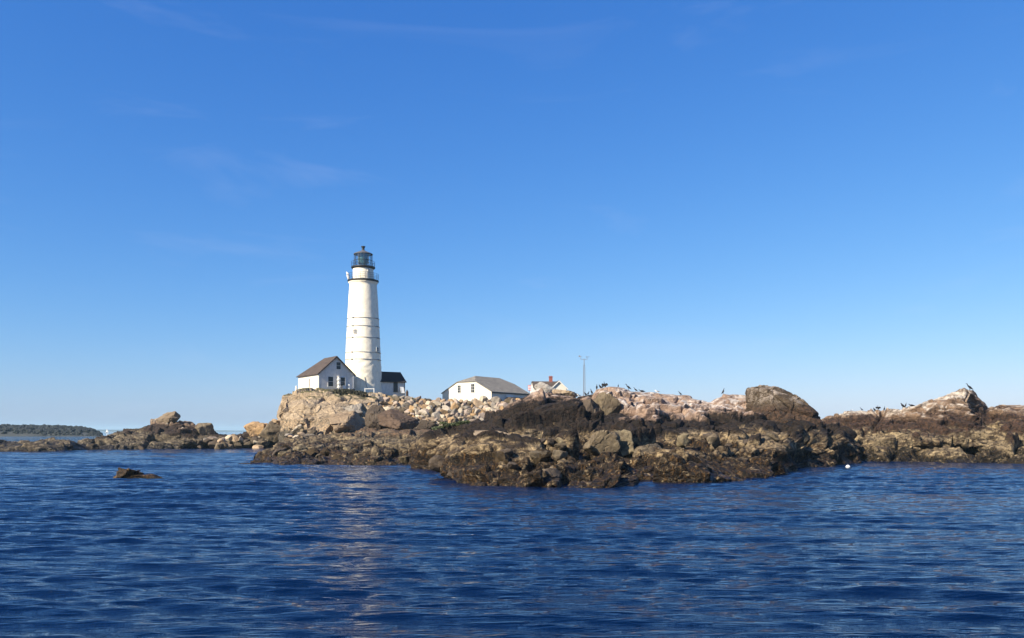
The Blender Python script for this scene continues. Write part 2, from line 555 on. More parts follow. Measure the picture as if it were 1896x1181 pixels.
# ------------------------------------------------------------------ lofted bedrock
def loft(name, lines, px0, px1, ncol, rows, mat, disp, seed, aniso=None, amps=None, zshift=None, camp=None):
    """lines: contour lines running along the shore, each a list of (px, py, Y) with real distance Y"""
    cols = np.linspace(px0, px1, ncol)
    L = []
    for ln in lines:
        a = np.array(ln, float)
        py = np.interp(cols, a[:, 0], a[:, 1])
        Y = np.interp(cols, a[:, 0], a[:, 2])
        L.append(np.stack([(cols - CX) / F * Y, Y, EYE + (HZ - py) / F * Y], -1))
    segs = []
    for k in range(len(L) - 1):
        t = np.linspace(0, 1, rows[k], endpoint=False)[:, None, None]
        segs.append(L[k][None] * (1 - t) + L[k + 1][None] * t)
    segs.append(L[-1][None])
    P = np.concatenate(segs, 0)
    # round the folds between contour lines
    for _ in range(10):
        P[1:-1] = P[1:-1] * 0.5 + (P[:-2] + P[2:]) * 0.25
    du = np.gradient(P, axis=1)
    dv = np.gradient(P, axis=0)
    nrm = np.cross(du, dv)
    nrm /= np.linalg.norm(nrm, axis=2, keepdims=True) + 1e-9
    for _ in range(25):
        nrm[1:-1] = nrm[1:-1] * 0.4 + (nrm[:-2] + nrm[2:]) * 0.3
        nrm[:, 1:-1] = nrm[:, 1:-1] * 0.4 + (nrm[:, :-2] + nrm[:, 2:]) * 0.3
    nrm /= np.linalg.norm(nrm, axis=2, keepdims=True) + 1e-9
    Q = P.reshape(-1, 3)
    warp = np.stack([fbm(Q, 2.6, seed + 200 + j, 2) for j in range(3)], -1) * 0.55
    Qa = (Q + warp) @ (np.eye(3) if aniso is None else aniso)
    h = np.zeros(len(Q))
    blk = fbm(Q, 7.0, seed + 400, 3) * 1.3
    for i, (kind, s, amp) in enumerate(disp):
        if kind == 'facet':
            v, e = facet(Qa, s, seed + 31 * i, 0.9)
            gate = np.clip(0.5 + 2.2 * fbm(Q, s * 1.4, seed + 31 * i + 9, 2), 0, 1)
            h += amp * v - amp * 0.75 * gate * np.clip(1 - e / 0.09, 0, 1)
            blk += v * (1.0 if i == 0 else 0.55 if i < 3 else 0.3)
        else:
            h += amp * fbm(Q, s, seed + 31 * i, 5)
    H = h.reshape(P.shape[:2])
    for _ in range(1):
        H[1:-1] = H[1:-1] * 0.5 + (H[:-2] + H[2:]) * 0.25
    for _ in range(3):
        H[:, 1:-1] = H[:, 1:-1] * 0.5 + (H[:, :-2] + H[:, 2:]) * 0.25
    h = H.reshape(-1)
    zsh = np.zeros(len(Q))
    if zshift is not None:
        a = np.array(zshift, float)
        zsh = np.tile(np.interp(cols, a[:, 0], a[:, 1]), P.shape[0])
    if camp is not None:
        a = np.array(camp, float)
        h *= np.tile(np.interp(cols, a[:, 0], a[:, 1]), P.shape[0])
    if amps is not None:
        av = np.concatenate([np.linspace(amps[k], amps[k + 1], rows[k], endpoint=False) for k in range(len(L) - 1)] + [[amps[-1]]])
        h *= np.repeat(av, ncol)
    Pn = Q + nrm.reshape(-1, 3) * h[:, None]
    P = Pn.reshape(P.shape)
    o = grid_mesh(name, P, mat, smooth=False)
    at = o.data.attributes.new('blk', 'FLOAT', 'POINT')
    at.data.foreach_set('value', blk.astype(np.float32))
    at = o.data.attributes.new('topshift', 'FLOAT', 'POINT')
    at.data.foreach_set('value', zsh.astype(np.float32))
    return structure(o), P


def WY(py):
    return EYE * F / (py - HZ)


def water_line(pts):
    return [(x, y, WY(y)) for x, y in pts]


def below(wl, dy=1.2, dz=1.6):
    out = []
    for x, y, Y in wl:
        Y2 = Y - dy
        out.append((x, HZ + (EYE + dz) * F / Y2, Y2))
    return out


def behind(cr, dY, z=None, drop=0.0):
    out = []
    for x, y, Y in cr:
        zz = z if z is not None else EYE + (HZ - y) / F * Y - drop
        out.append((x, HZ - (zz - EYE) * F / (Y + dY), Y + dY))
    return out


def zip3(xs, ys, Ys):
    return list(zip(xs, ys, Ys))


# ---- main headland
wl = water_line([(770, 865), (783, 868), (800, 874), (832, 880), (845, 893), (870, 898), (900, 900), (1000, 903), (1060, 906), (1120, 905), (1152, 903),
                 (1165, 893), (1200, 894), (1300, 893), (1380, 891), (1430, 887), (1445, 879), (1480, 868), (1540, 862), (1580, 858), (1612, 854), (1640, 852)])
xs = [770, 845, 900, 1000, 1060, 1150, 1165, 1300, 1430, 1480, 1540, 1612, 1640]
w1 = zip3(xs, [856, 874, 874, 878, 882, 878, 870, 870, 872, 857, 852, 849, 849], [69.3, 49.8, 46.6, 44.1, 43.7, 44.8, 49.8, 50, 54, 67, 73.5, 84.8, 88])
w2 = zip3(xs, [846, 838, 826, 826, 834, 842, 846, 852, 848, 832, 826, 836, 842], [71, 56, 53, 51, 51, 52, 55, 55, 59, 69.5, 76, 86, 89.5])
b3 = zip3(xs, [834, 812, 797, 797, 797, 795, 797, 802, 804, 798, 800, 822, 832], [75, 64, 64, 62, 61, 63, 65, 66, 69, 75, 80, 88, 91])
e4 = [(770, 826, 85), (845, 806, 85), (880, 796, 82), (900, 788, 80), (940, 770, 78), (960, 754, 78), (1000, 744, 74), (1060, 746, 72), (1150, 760, 73), (1165, 762, 74),
      (1300, 766, 77), (1380, 776, 79), (1430, 784, 80), (1480, 792, 82), (1540, 799, 86), (1612, 818, 91), (1640, 828, 94)]
e5 = [(770, 820, 95), (845, 800, 96), (880, 792, 92), (900, 780, 90), (940, 760, 88), (960, 744, 88), (985, 731, 86), (1000, 724, 84), (1040, 724, 82), (1060, 730, 80), (1085, 726, 80),
      (1100, 722, 80), (1140, 720, 82), (1200, 724, 84), (1250, 728, 84), (1300, 738, 86), (1318, 740, 86), (1326, 732, 86), (1340, 727, 86), (1390, 730, 86),
      (1420, 748, 86), (1450, 768, 86), (1480, 788, 87), (1520, 796, 90), (1540, 798, 91), (1612, 816, 95), (1640, 826, 97)]
hl, headP = loft('rock_headland', [below(wl), wl, w1, w2, b3, e4, e5, behind(e5, 8, None, 0.9), behind(e5, 26, 1.0)], 770, 1640, 920,
                 [8, 60, 90, 110, 130, 80, 40, 12], M['ledge'],
                 [('facet', 4.6, 1.3), ('facet', 1.8, 0.62), ('facet', 0.75, 0.19), ('facet', 0.34, 0.07), ('fbm', 0.6, 0.06)], 5,
                 rot_y(R(32)) @ np.diag([0.55, 0.9, 1.35]), [0.7, 0.75, 0.9, 1, 1, 0.8, 0.24, 0.4, 0.4],
                 [(770, -0.3), (880, -1.0), (950, -1.8), (1118, -1.7), (1150, -0.1), (1300, 0.05), (1400, -0.2), (1640, -0.2)],
                 [(770, 1), (870, 1.1), (930, 1.2), (1110, 1.25), (1160, 1), (1640, 1)])

# ---- low shelf to the left of it
wl = water_line([(470, 858), (488, 857), (505, 859), (520, 861), (600, 861), (700, 861), (780, 860), (930, 863)])
xs = [470, 488, 520, 560, 640, 720, 800, 930]
w1 = zip3(xs, [857, 852, 848, 846, 846, 846, 846, 846], [78.5, 78, 76, 75, 75, 75, 75.5, 74])
w2 = zip3(xs, [857, 850, 834, 828, 826, 824, 824, 824], [79.5, 81, 82, 82, 82, 82, 82, 82])
b3 = zip3(xs, [852, 845, 826, 814, 808, 803, 801, 801], [85, 92, 102, 104, 104, 104, 104, 104])
e4 = zip3(xs, [846, 840, 822, 808, 800, 797, 796, 796], [95, 110, 128, 132, 134, 134, 134, 134])
loft('rock_shelf', [below(wl), wl, w1, w2, b3, e4], 470, 930, 620, [8, 50, 50, 60, 40], M['shelf'],
     [('facet', 3.2, 0.60), ('facet', 1.4, 0.42), ('facet', 0.6, 0.16), ('fbm', 0.6, 0.10)], 77, rot_y(R(-22)) @ np.diag([0.5, 0.9, 1.5]))

# ---- cliff and plateau under the lighthouse
c0 = [(517, 832, 140), (520, 826, 132), (560, 816, 127), (620, 808, 126), (700, 802, 128)]
c1 = [(517, 815, 140), (521, 792, 133), (560, 788, 129.5), (620, 782, 128.5), (700, 782, 132)]
c1b = [(517, 800, 141), (523, 777, 133), (560, 777, 129.5), (620, 768, 129.5), (700, 765, 134)]
c2 = [(517, 790, 142), (523, 752, 134.5), (560, 745, 131.5), (620, 742, 132), (700, 750, 136)]
c3 = [(517, 785, 143), (524, 734, 138), (550, 726, 139), (590, 724, 139.5), (620, 725, 139.5), (700, 734, 140)]
c4 = [(517, 785, 150), (526, 732, 147), (550, 725, 146), (590, 724.5, 147), (625, 724, 147), (700, 731, 147)]
c5 = behind(c4, 26, None, 0.3)
loft('rock_cliff', [c0, c1, c1b, c2, c3, c4, c5], 517, 700, 420, [50, 40, 60, 60, 16, 16], M['cliff'],
     [('facet', 6.5, 1.0), ('facet', 2.6, 0.50), ('facet', 1.0, 0.14), ('fbm', 0.8, 0.08)], 41, rot_y(R(-28)) @ np.diag([0.7, 0.9, 1.1]))

# ---- bank of rubble and the plateau behind
d0 = [(640, 800, 128), (690, 803, 127), (760, 803, 126), (830, 805, 126), (900, 803, 126), (1030, 795, 126)]
d1 = [(640, 742, 141), (660, 735, 141), (700, 736, 141), (760, 741, 141), (820, 746, 141), (900, 746, 141), (985, 741, 141), (1030, 738, 141)]
d2 = [(640, 729, 150), (700, 728, 150), (760, 735, 150), (820, 742, 150), (985, 742, 150), (1030, 740, 150)]
d3 = [(640, 735, 190), (760, 740, 190), (820, 748, 190), (985, 748, 190), (1030, 748, 190)]
loft('rubble_terrain', [d0, d1, d2, d3], 640, 1030, 300, [50, 16, 10], M['bank'], [('facet', 1.6, 0.18), ('fbm', 1.0, 0.12)], 61)
BANK = (np.array(d0), np.array(d1))

# ---- ridge on the right
wl = water_line([(1490, 857), (1600, 856), (1700, 857), (1833, 858), (1990, 860)])
xs = [1490, 1560, 1620, 1700, 1760, 1833, 1990]
w1 = zip3(xs, [850, 848, 846, 844, 846, 845, 845], [81, 80.5, 80.5, 79.5, 81, 79, 77])
w1b = [(1490, 838, 84), (1560, 834, 83), (1620, 832, 82), (1690, 834, 81), (1720, 836, 86.5), (1760, 840, 87.5), (1800, 844, 84), (1833, 832, 81), (1990, 830, 79)]
w2 = zip3(xs, [826, 824, 820, 818, 818, 815, 815], [86, 85, 84, 82.5, 83, 82.5, 81])
b3 = zip3(xs, [806, 802, 800, 798, 800, 798, 798], [88, 87, 86.5, 86, 86, 86, 86])
e4 = [(1490, 798, 92), (1520, 788, 92), (1600, 776, 91), (1700, 766, 90), (1760, 752, 90), (1785, 748, 90), (1797, 750, 90), (1803, 764, 92.5), (1833, 777, 93), (1850, 772, 91), (1990, 770, 90)]
e5 = [(1490, 795, 97), (1516, 780, 96), (1530, 773, 96), (1545, 769, 96), (1580, 763, 96), (1640, 759, 96), (1700, 750, 95), (1740, 740, 94), (1765, 727, 94),
      (1785, 719, 94), (1803, 719, 94), (1812, 727, 94.5), (1824, 744, 95), (1830, 752, 96), (1850, 746, 97), (1990, 755, 98)]
_, ridgeP = loft('rock_ridge', [below(wl), wl, w1, w1b, w2, b3, e4, e5, behind(e5, 8, None, 0.9), behind(e5, 24, 0.5)], 1490, 1990, 560,
                 [8, 50, 50, 50, 60, 80, 60, 24, 10], M['ridge'],
                 [('facet', 4.2, 1.0), ('facet', 1.7, 0.6), ('facet', 0.75, 0.24), ('facet', 0.36, 0.10), ('fbm', 0.6, 0.08)], 91, rot_y(R(-20)) @ np.diag([0.7, 0.9, 1.15]),
                 [1, 1, 1, 1.1, 1.1, 1, 0.8, 0.4, 0.4, 0.4])

# ---- low islet on the left
wl = water_line([(140, 834), (165, 833), (200, 832.5), (300, 831.5), (400, 829.5), (530, 828)])
xs = [140, 165, 200, 250, 300, 340, 400, 440, 480, 530]
w1 = zip3(xs, [830, 824, 820, 818, 816, 816, 818, 820, 818, 815], [135, 136, 138, 140, 141, 141, 144, 146, 147, 149])
w2 = zip3(xs, [829, 820, 813, 806, 800, 802, 810, 813, 808, 802], [138, 139, 141, 144, 145, 145, 147, 149, 150, 152])
e5 = [(140, 829, 145), (165, 820, 146), (185, 814, 147), (200, 808, 148), (215, 800, 149), (250, 792, 150), (285, 781, 151), (300, 777, 151), (334, 776, 151), (348, 783, 151),
      (362, 793, 152), (395, 803, 153), (420, 807, 153), (440, 812, 154), (455, 806, 154), (480, 798, 154), (500, 795, 155), (530, 785, 156)]
loft('rock_islet', [below(wl), wl, w1, w2, e5, behind(e5, 8, None, 0.9), behind(e5, 20, -1.5)], 140, 530, 560, [8, 40, 36, 40, 14, 8], M['islet'],
     [('facet', 4.5, 0.9), ('facet', 2.0, 0.6), ('facet', 0.9, 0.22), ('fbm', 0.8, 0.12)], 123, rot_y(R(-20)) @ np.diag([0.6, 0.9, 1.3]))
wl = water_line([(-140, 836), (63, 836), (120, 835), (165, 833.5), (185, 833)])
xs = [-140, 63, 85, 130, 140, 165, 185]
w1 = zip3(xs, [824, 824, 822, 822, 825, 828, 832], [124, 124, 125, 126, 127, 131, 134])
e5 = zip3(xs, [812, 817, 815, 814, 819, 823, 831], [129, 129, 130, 130, 131, 134, 136])
loft('rock_reef', [below(wl), wl, w1, e5, behind(e5, 8, None, 0.6), behind(e5, 14, -1.5)], -140, 185, 360, [8, 40, 40, 12, 6], M['islet'],
     [('facet', 3.0, 0.5), ('facet', 1.3, 0.35), ('fbm', 0.8, 0.12)], 150, rot_y(R(-15)) @ np.diag([0.5, 0.9, 1.4]))


# ------------------------------------------------------------------ boulders
def rock_mesh(name, seed, planes=14, sub=4, flat=(1, 1, 1), soft=14.0, nz=0.06, fz=0.10, hmin=0.62):
    r = np.random.default_rng(seed)
    bm = bmesh.new()
    bmesh.ops.create_icosphere(bm, subdivisions=sub, radius=1.0)
    D = np.array([v.co[:] for v in bm.verts])
    D /= np.linalg.norm(D, axis=1, keepdims=True)
    nn = r.normal(size=(planes, 3))
    nn /= np.linalg.norm(nn, axis=1, keepdims=True)
    hh = r.uniform(hmin, 1.0, planes)
    dots = np.clip(D @ nn.T, 1e-3, None) / hh          # 1/r for each plane
    inv = (np.sum(dots ** (soft * 2.2), 1)) ** (1 / (soft * 2.2))      # soft maximum
    rad = 1.0 / np.maximum(inv, 0.7)
    Pp = D * rad[:, None]
    f, e = facet(Pp + seed * 3.1, 0.55, seed + 3, 0.6)
    Pp = Pp * (1 + 1.6 * nz * f - 0.05 * np.clip(1 - e / 0.08, 0, 1) + fz * fbm(Pp + seed * 7.0, 0.45, seed, 4))[:, None]
    Pp = Pp * np.array(flat)
    for v, p in zip(bm.verts, Pp):
        v.co = p
    me = bpy.data.meshes.new(name)
    bm.to_mesh(me)
    bm.free()
    return me


def place_rock(me, mat, loc, size, rot, label, group=None, name='boulder', cat='boulder'):
    o = bpy.data.objects.new(name, me)
    if not me.materials:
        me.materials.append(mat)
    o.material_slots[0].link = 'OBJECT' if True else 'DATA'
    C.objects.link(o)
    o.material_slots[0].link = 'OBJECT'
    o.material_slots[0].material = mat
    o.location = loc
    o.scale = size if isinstance(size, (tuple, list)) else (size,) * 3
    o.rotation_euler = rot
    return tag(o, label, cat, group)


def rock_at(px, py, Y, wpx, hpx, seed, mat, label, depth=1.0, rot=(0, 0, 0), group=None, name='boulder', planes=12, sub=5, cat='boulder'):
    """boulder whose middle stands at (px,py,Y) and which measures about wpx by hpx there"""
    me = rock_mesh('boulder', seed, planes, sub, nz=0.16 if name == 'reef_rock' else 0.06)
    s = mpp(Y)
    k = 0.5 / 0.9
    return place_rock(me, mat, wp(px, py, Y), (wpx * s * k, 0.5 * (wpx + hpx) * s * k * depth, hpx * s * k), rot, label, group, name, cat)


# big single rocks
def wedge_rock(label, outline, Y, depth, mat, seed, disp):
    """a rock with the traced side view as its section: real depth, rounded and fractured surface"""
    pts = np.array(outline, float)
    cx, cy = pts[:, 0].mean(), pts[:, 1].mean()
    n = 260
    # resample the outline evenly
    d = np.r_[0, np.cumsum(np.linalg.norm(np.diff(np.vstack([pts, pts[:1]]), axis=0), axis=1))]
    t = np.linspace(0, d[-1], n, endpoint=False)
    cl = np.vstack([pts, pts[:1]])
    ox, oy = np.interp(t, d, cl[:, 0]), np.interp(t, d, cl[:, 1])
    half = 90
    t_ = np.linspace(0, 1, half)
    rho = 1 - (1 - t_) ** 1.8
    ring = [(r_, -depth * (1 - r_ ** 4.5) ** 0.5) for r_ in rho] + [(r_, depth * (1 - r_ ** 4.5) ** 0.5) for r_ in rho[::-1][1:]]
    rows = len(ring)
    P = np.zeros((rows, n, 3))
    for i, (k, dy) in enumerate(ring):
        k = max(k, 0.004)
        P[i, :, 0] = (cx + (ox - cx) * k - CX) / F * Y
        P[i, :, 1] = Y + dy + 0.7 * (cy - oy) * k / F * Y
        P[i, :, 2] = EYE + (HZ - cy - (oy - cy) * k) / F * Y
    P = np.concatenate([P, P[:, :1]], 1)
    du = np.gradient(P, axis=1)
    dv = np.gradient(P, axis=0)
    nrm = np.cross(du, dv)
    nrm /= np.linalg.norm(nrm, axis=2, keepdims=True) + 1e-9
    nrm[:6] = nrm[6:7].mean(1, keepdims=True)
    nrm[-6:] = nrm[-7:-6].mean(1, keepdims=True)
    c0 = P.mean((0, 1))
    if np.mean(np.sum(nrm * (P - c0), 2)) < 0:
        nrm = -nrm
    Q = P.reshape(-1, 3)
    h = np.zeros(len(Q))
    for i, (kind, s, amp) in enumerate(disp):
        if kind == 'facet':
            v, e = facet(Q @ rot_y(R(-30)) * np.array([1, 1, 1.2]), s, seed + 31 * i, 0.8)
            h += amp * v - amp * 0.5 * np.clip(1 - e / 0.06, 0, 1)
        else:
            h += amp * fbm(Q, s, seed + 31 * i, 5)
    P = (Q + nrm.reshape(-1, 3) * h[:, None]).reshape(P.shape)
    o = grid_mesh('boulder', P, mat, smooth=False)
    return tag(o, label, 'boulder')


M['dome'] = shore_rock('domed_boulder_rock', (0.03, 0.022, 0.017), (0.05, 0.04, 0.03), (0.06, 0.045, 0.036), (0.035, 0.028, 0.023),
                       (0.085, 0.06, 0.043), (0.15, 0.107, 0.068), (0.21, 0.155, 0.098), (0.62, 0.52, 0.43), (0.9, 2.9, 5.3), 0.45)
wedge_rock('great wedge-shaped brown boulder crowning the headland beside the gap', [(1380, 775), (1387, 750), (1394, 720), (1397, 713), (1408, 712), (1422, 715), (1440, 720), (1457, 729), (1474, 743), (1490, 760),
           (1503, 777), (1512, 790), (1506, 806), (1450, 812), (1400, 806)], 82, 4.0, M['dome'], 301, [('facet', 4.2, 0.22), ('facet', 1.5, 0.15), ('facet', 0.6, 0.06), ('fbm', 0.5, 0.05)])
rock_at(318, 773, 150, 36, 17, 21, STONES['sandy'], 'pale tan cap of rock perched on the top of the left islet', rot=(0, R(-3), 0.3))
rock_at(380, 798, 149, 32, 32, 22, STONES['olive'], 'dark pointed boulder on the right slope of the left islet', rot=(0.2, R(25), 0.1))
rock_at(470, 795, 150, 38, 30, 23, STONES['ochre'], 'ochre topped boulder between the left islet and the cliff', rot=(0.1, R(15), 0.5))
rock_at(505, 801, 147, 46, 34, 24, STONES['olive'], 'rounded olive brown boulder against the foot of the cliff', rot=(0, R(-8), 0.2))
rock_at(512, 783, 149, 22, 14, 25, STONES['tan'], 'small orange tan boulder on top of the olive boulder by the cliff', rot=(0, 0, 1.2))
rock_at(1007, 723, 92, 34, 24, 26, STONES['white-streaked'], 'white streaked domed boulder in front of the chimney house', rot=(0.2, R(-10), 0.4))
rock_at(1044, 733, 88, 46, 20, 40, STONES['sandy'], 'low tan rock in front of the white gable', rot=(0.1, R(4), 0.8))
rock_at(1055, 766, 73, 26, 42, 27, STONES['dark brown'], 'dark upright slab of rock below the mast', rot=(0.1, R(14), 0.3))
rock_at(1090, 768, 72, 42, 54, 28, STONES['dark brown'], 'tall brown angular boulder leaning below the cormorant group', rot=(0.1, R(24), 0.2), planes=10)
rock_at(1120, 764, 73, 32, 52, 29, STONES['olive'], 'tall olive brown boulder with a black cleft at its side', rot=(0.1, R(8), 0.7), planes=10)
rock_at(912, 809, 59, 66, 30, 30, STONES['sandy'], 'square pale block beside the green weed patch', rot=(0, R(3), 0.15), planes=8)
rock_at(1112, 822, 58, 48, 46, 31, STONES['olive'], 'big split block half brown and half yellow above the weed ledge', rot=(0.1, R(40), 0.6), planes=9)
rock_at(1155, 828, 59, 50, 42, 32, STONES['barnacled'], 'broad yellow grey block left of the black hollow', rot=(0.2, R(12), 0.4), planes=9)
rock_at(1204, 840, 58, 40, 32, 33, STONES['olive'], 'grey green block right of the black hollow', rot=(0.1, R(-6), 0.4), planes=9)
rock_at(638, 783, 129, 60, 40, 34, STONES['tan'], 'large tan boulder fallen at the right foot of the cliff', rot=(0.1, R(-10), 0.5), planes=11)
rock_at(655, 762, 133, 44, 26, 35, STONES['grey'], 'grey boulder wedged under the right edge of the cliff', rot=(0.2, R(14), 0.2), planes=11)
rock_at(694, 782, 125, 34, 40, 36, STONES['dark brown'], 'dark brown block leaning at the left end of the rubble bank', rot=(0.1, R(10), 0.4), planes=9)
rock_at(742, 783, 124, 60, 38, 37, STONES['russet'], 'wide reddish brown boulder at the foot of the rubble bank', rot=(0.1, R(10), 0.4), planes=11)
rock_at(795, 793, 120, 40, 18, 38, STONES['dark brown'], 'low black boulder at the foot of the bank beside the reddish boulder', rot=(0.1, R(10), 0.4), planes=11)
rock_at(850, 795, 112, 74, 20, 39, STONES['dark brown'], 'long dark hump of rock above the green weed patch', rot=(0, R(-6), 0.2), planes=14)
# weed-covered rocks awash
M['kelp'] = shore_rock('kelp_covered_rock', (0.05, 0.030, 0.013), (0.14, 0.080, 0.032), (0.10, 0.05, 0.02), (0.03, 0.02, 0.01),
                       (0.06, 0.04, 0.02), (0.1, 0.07, 0.04), (0.1, 0.07, 0.04), (0.2, 0.15, 0.1), (1.5, 3, 5), 0.1)
for (px, py, Y, w_, h_, sd, lab) in [
        (232, 880, 52.5, 44, 24, 51, 'brown kelp covered rock awash, humped at its left end'),
        (268, 884, 52.5, 64, 14, 52, 'low tapering kelp covered rock trailing right of the humped one'),
        (496, 852, 80, 22, 16, 53, 'small black pointed rock at the tip of the shelf'),
        (455, 860, 76, 30, 6, 54, 'flat black rock barely above water off the shelf tip'),
        (478, 857, 77, 26, 8, 57, 'low black rock between the flat rock and the shelf tip'),
        (420, 865, 70, 50, 4, 55, 'thin dark reef streak awash left of the shelf tip'),
        (365, 869, 66, 44, 4, 56, 'faint dark reef streak awash nearest the kelp rock')]:
    rock_at(px, py, Y, w_, h_, sd, M['kelp'], lab, 0.6, (0, 0, 0.1), None, 'reef_rock', 14, 5, 'rock')

# loose shore boulders: each cell of the shore gets its own look
small = [rock_mesh('stone', 400 + k, 9 + k % 4, 3, (1, 0.9, 0.62 + 0.1 * (k % 4)), 18.0, 0.05) for k in range(12)]
shore_zones = [
    # name of the place, px range, py range, Y, size px, colours, count
    ('at the water edge of the left islet', 215, 300, 822, 832, 139, (6, 11), ['dark brown', 'olive', 'tan'], 9),
    ('below the dark pointed boulder of the islet', 345, 420, 812, 829, 142, (9, 16), ['olive', 'tan', 'grey', 'dark brown', 'pinkish'], 14),
    ('in the low gap of the islet', 420, 460, 806, 828, 145, (9, 16), ['olive', 'tan', 'dark brown', 'pale'], 9),
    ('below the ochre topped boulder', 460, 525, 810, 829, 145, (9, 17), ['olive', 'grey', 'pale', 'tan', 'dark brown'], 13),
    ('at the grey foot of the cliff', 530, 620, 792, 812, 124, (8, 15), ['grey', 'pale', 'olive', 'tan'], 15),
    ('on the left tip of the shelf', 515, 580, 828, 850, 79, (11, 24), ['olive', 'dark brown', 'weedy', 'barnacled'], 11),
    ('along the front of the shelf', 585, 780, 832, 852, 78, (10, 22), ['dark brown', 'olive', 'weedy', 'barnacled'], 12),
    ('on the left corner of the weed ledge', 800, 900, 846, 880, 52, (12, 30), ['olive', 'dark brown', 'weedy'], 9),
    ('on the middle of the weed ledge', 900, 1060, 840, 885, 47.5, (14, 34), ['olive', 'dark brown', 'weedy'], 9),
    ('among the barnacles above the weed ledge', 960, 1060, 806, 826, 57, (12, 26), ['olive', 'dark brown', 'barnacled'], 9),
    ('on the sloping barnacle rock by the buoy', 1230, 1460, 806, 846, 62, (12, 28), ['olive', 'barnacled', 'dark brown'], 9),
]
SIZES = ['small', 'medium', 'big']


def snap(P, px, Yhint, py):
    return None


for (where, xa, xb, ya, yb, Y, (s0, s1), cols, cnt) in shore_zones:
    combos = [(s, c) for s in range(3) for c in cols]
    random.shuffle(combos)
    for k in range(cnt):
        s, c = combos[k % len(combos)]
        px, py = random.uniform(xa, xb), random.uniform(ya, yb)
        t = (py - ya) / (yb - ya)
        yy = Y + (0.5 - t) * 6 * (Y / 100)
        sz = s0 + (s1 - s0) * (s + random.random()) / 3
        sc = sz * mpp(yy) * 0.55
        place_rock(random.choice(small), STONES[c], wp(px, py, yy), (sc * random.uniform(0.9, 1.3), sc, sc * random.uniform(0.7, 1.1)),
                   (random.uniform(-.5, .5), random.uniform(-.5, .5), random.uniform(0, 6.28)),
                   '%s %s boulder %s' % (SIZES[s], c, where), 'loose boulders ' + where)

# the rubble bank: individual quarried stones
rub = [rock_mesh('stone', 500 + k, 7 + k % 4, 3, (1, 0.85, 0.6 + 0.12 * (k % 4)), 30.0, 0.03, 0.04, 0.5) for k in range(14)]
lands = [(655, 695, 'below the white railing'), (695, 735, 'below the black roofed annex'), (735, 775, 'just right of the annex'), (775, 819, 'between annex and boathouse'),
         (819, 850, 'below the left corner of the boathouse'), (850, 882, 'below the boathouse windows'), (882, 912, 'below the boathouse corner'),
         (912, 945, 'below the long boathouse wall'), (945, 990, 'against the dark headland')]
lvl = ['top row', 'upper row', 'middle row', 'lower row', 'bottom row']
foot_py = lambda x: np.interp(x, [655, 690, 730, 770, 830, 900, 940, 990], [768, 768, 778, 790, 802, 798, 780, 756])
top_py = lambda x: np.interp(x, [655, 700, 760, 820, 900, 985], [731, 733, 738, 743, 743, 739])
cell_used = {}
pts = []
tries = 0
while len(pts) < 296 and tries < 60000:
    tries += 1
    px = random.uniform(656, 988)
    v = random.random()
    py = top_py(px) + v * (foot_py(px) - top_py(px))
    q_ = random.random()
    sz = random.uniform(7, 11) if q_ < 0.55 else (random.uniform(11, 16) if q_ < 0.95 else random.uniform(17, 22))
    if all((px - a) ** 2 + ((py - b) * 1.25) ** 2 > (0.34 * (sz + c)) ** 2 for a, b, c, _ in pts):
        pts.append((px, py, sz, v))
for (px, py, sz, v) in pts:
    a0 = np.interp(px, BANK[0][:, 0], BANK[0][:, 1])
    a1 = np.interp(px, BANK[1][:, 0], BANK[1][:, 1])
    t = (a0 - py) / (a0 - a1)
    Y = 126 + 15 * t
    land = next(w for a, b, w in lands if a <= px < b or b == 990 and px >= a)
    row = lvl[min(4, int(v * 5))]
    used = cell_used.setdefault((land, row), set())
    form = 'big' if sz > 15 else ('medium' if sz > 11 else 'small')
    opts = ['tan', 'pale', 'pinkish', 'grey', 'ochre', 'tan', 'pale', 'grey', 'pinkish', 'olive']
    random.shuffle(opts)
    c = next((q for q in opts if (q, form) not in used), opts[0])
    used.add((c, form))
    s = sz * mpp(Y) * 0.64
    place_rock(random.choice(rub), STONES[c], wp(px, py, Y - 0.5), (s * random.uniform(0.85, 1.2), s, s * random.uniform(0.8, 1.1)),
               (random.uniform(-.9, .9), random.uniform(-.9, .9), random.uniform(0, 6.28)),
               '%s %s stone %s, %s of the rubble bank' % (form, c, land, row), 'stones of the rubble bank', 'stone', 'stone')


# ------------------------------------------------------------------ lighthouse
LY = 157.0
u = mpp(LY)
base = wp(672.5, 728, LY)
lh = thing('lighthouse', 'tall white tapering stone lighthouse tower with black lantern beside the small white house', 'lighthouse', base)
zy = lambda py: (728 - py) * u        # height above the base of a row of the photograph
prof_px = [(36.2, 736), (35.2, 728), (34.2, 712), (33.4, 690), (32.4, 667), (31.6, 648), (30.6, 627), (29.6, 606), (28.8, 591), (27.6, 570), (26.4, 548), (25.4, 534), (25.0, 528),
           (25.4, 526), (26.4, 524.5), (27.4, 523.3)]
pf = []
for k in range(len(prof_px) - 1):
    (r0, y0), (r1, y1) = prof_px[k], prof_px[k + 1]
    nseg = max(1, int(abs(y0 - y1) / 2.2))
    for j in range(nseg):
        t = j / nseg
        pf.append(((r0 + (r1 - r0) * t) * u, zy(y0 + (y1 - y0) * t)))
pf.append((27.4 * u, zy(523.3)))


def masonry(t, z):
    k = 0.05 if z < 6.5 else 0.018          # rough rubble courses at the foot, smoother above
    q = np.array([[math.cos(t) * 6.0, math.sin(t) * 6.0, z * 2.2]])
    return float(k * vnoise(q, 9)[0] + k * 0.7 * vnoise(q * 2.3, 19)[0])


mb = MB()
mb.lathe(pf, 96, wob=masonry)
mb.build('tower', M['white_stone'], lh, smooth=True)


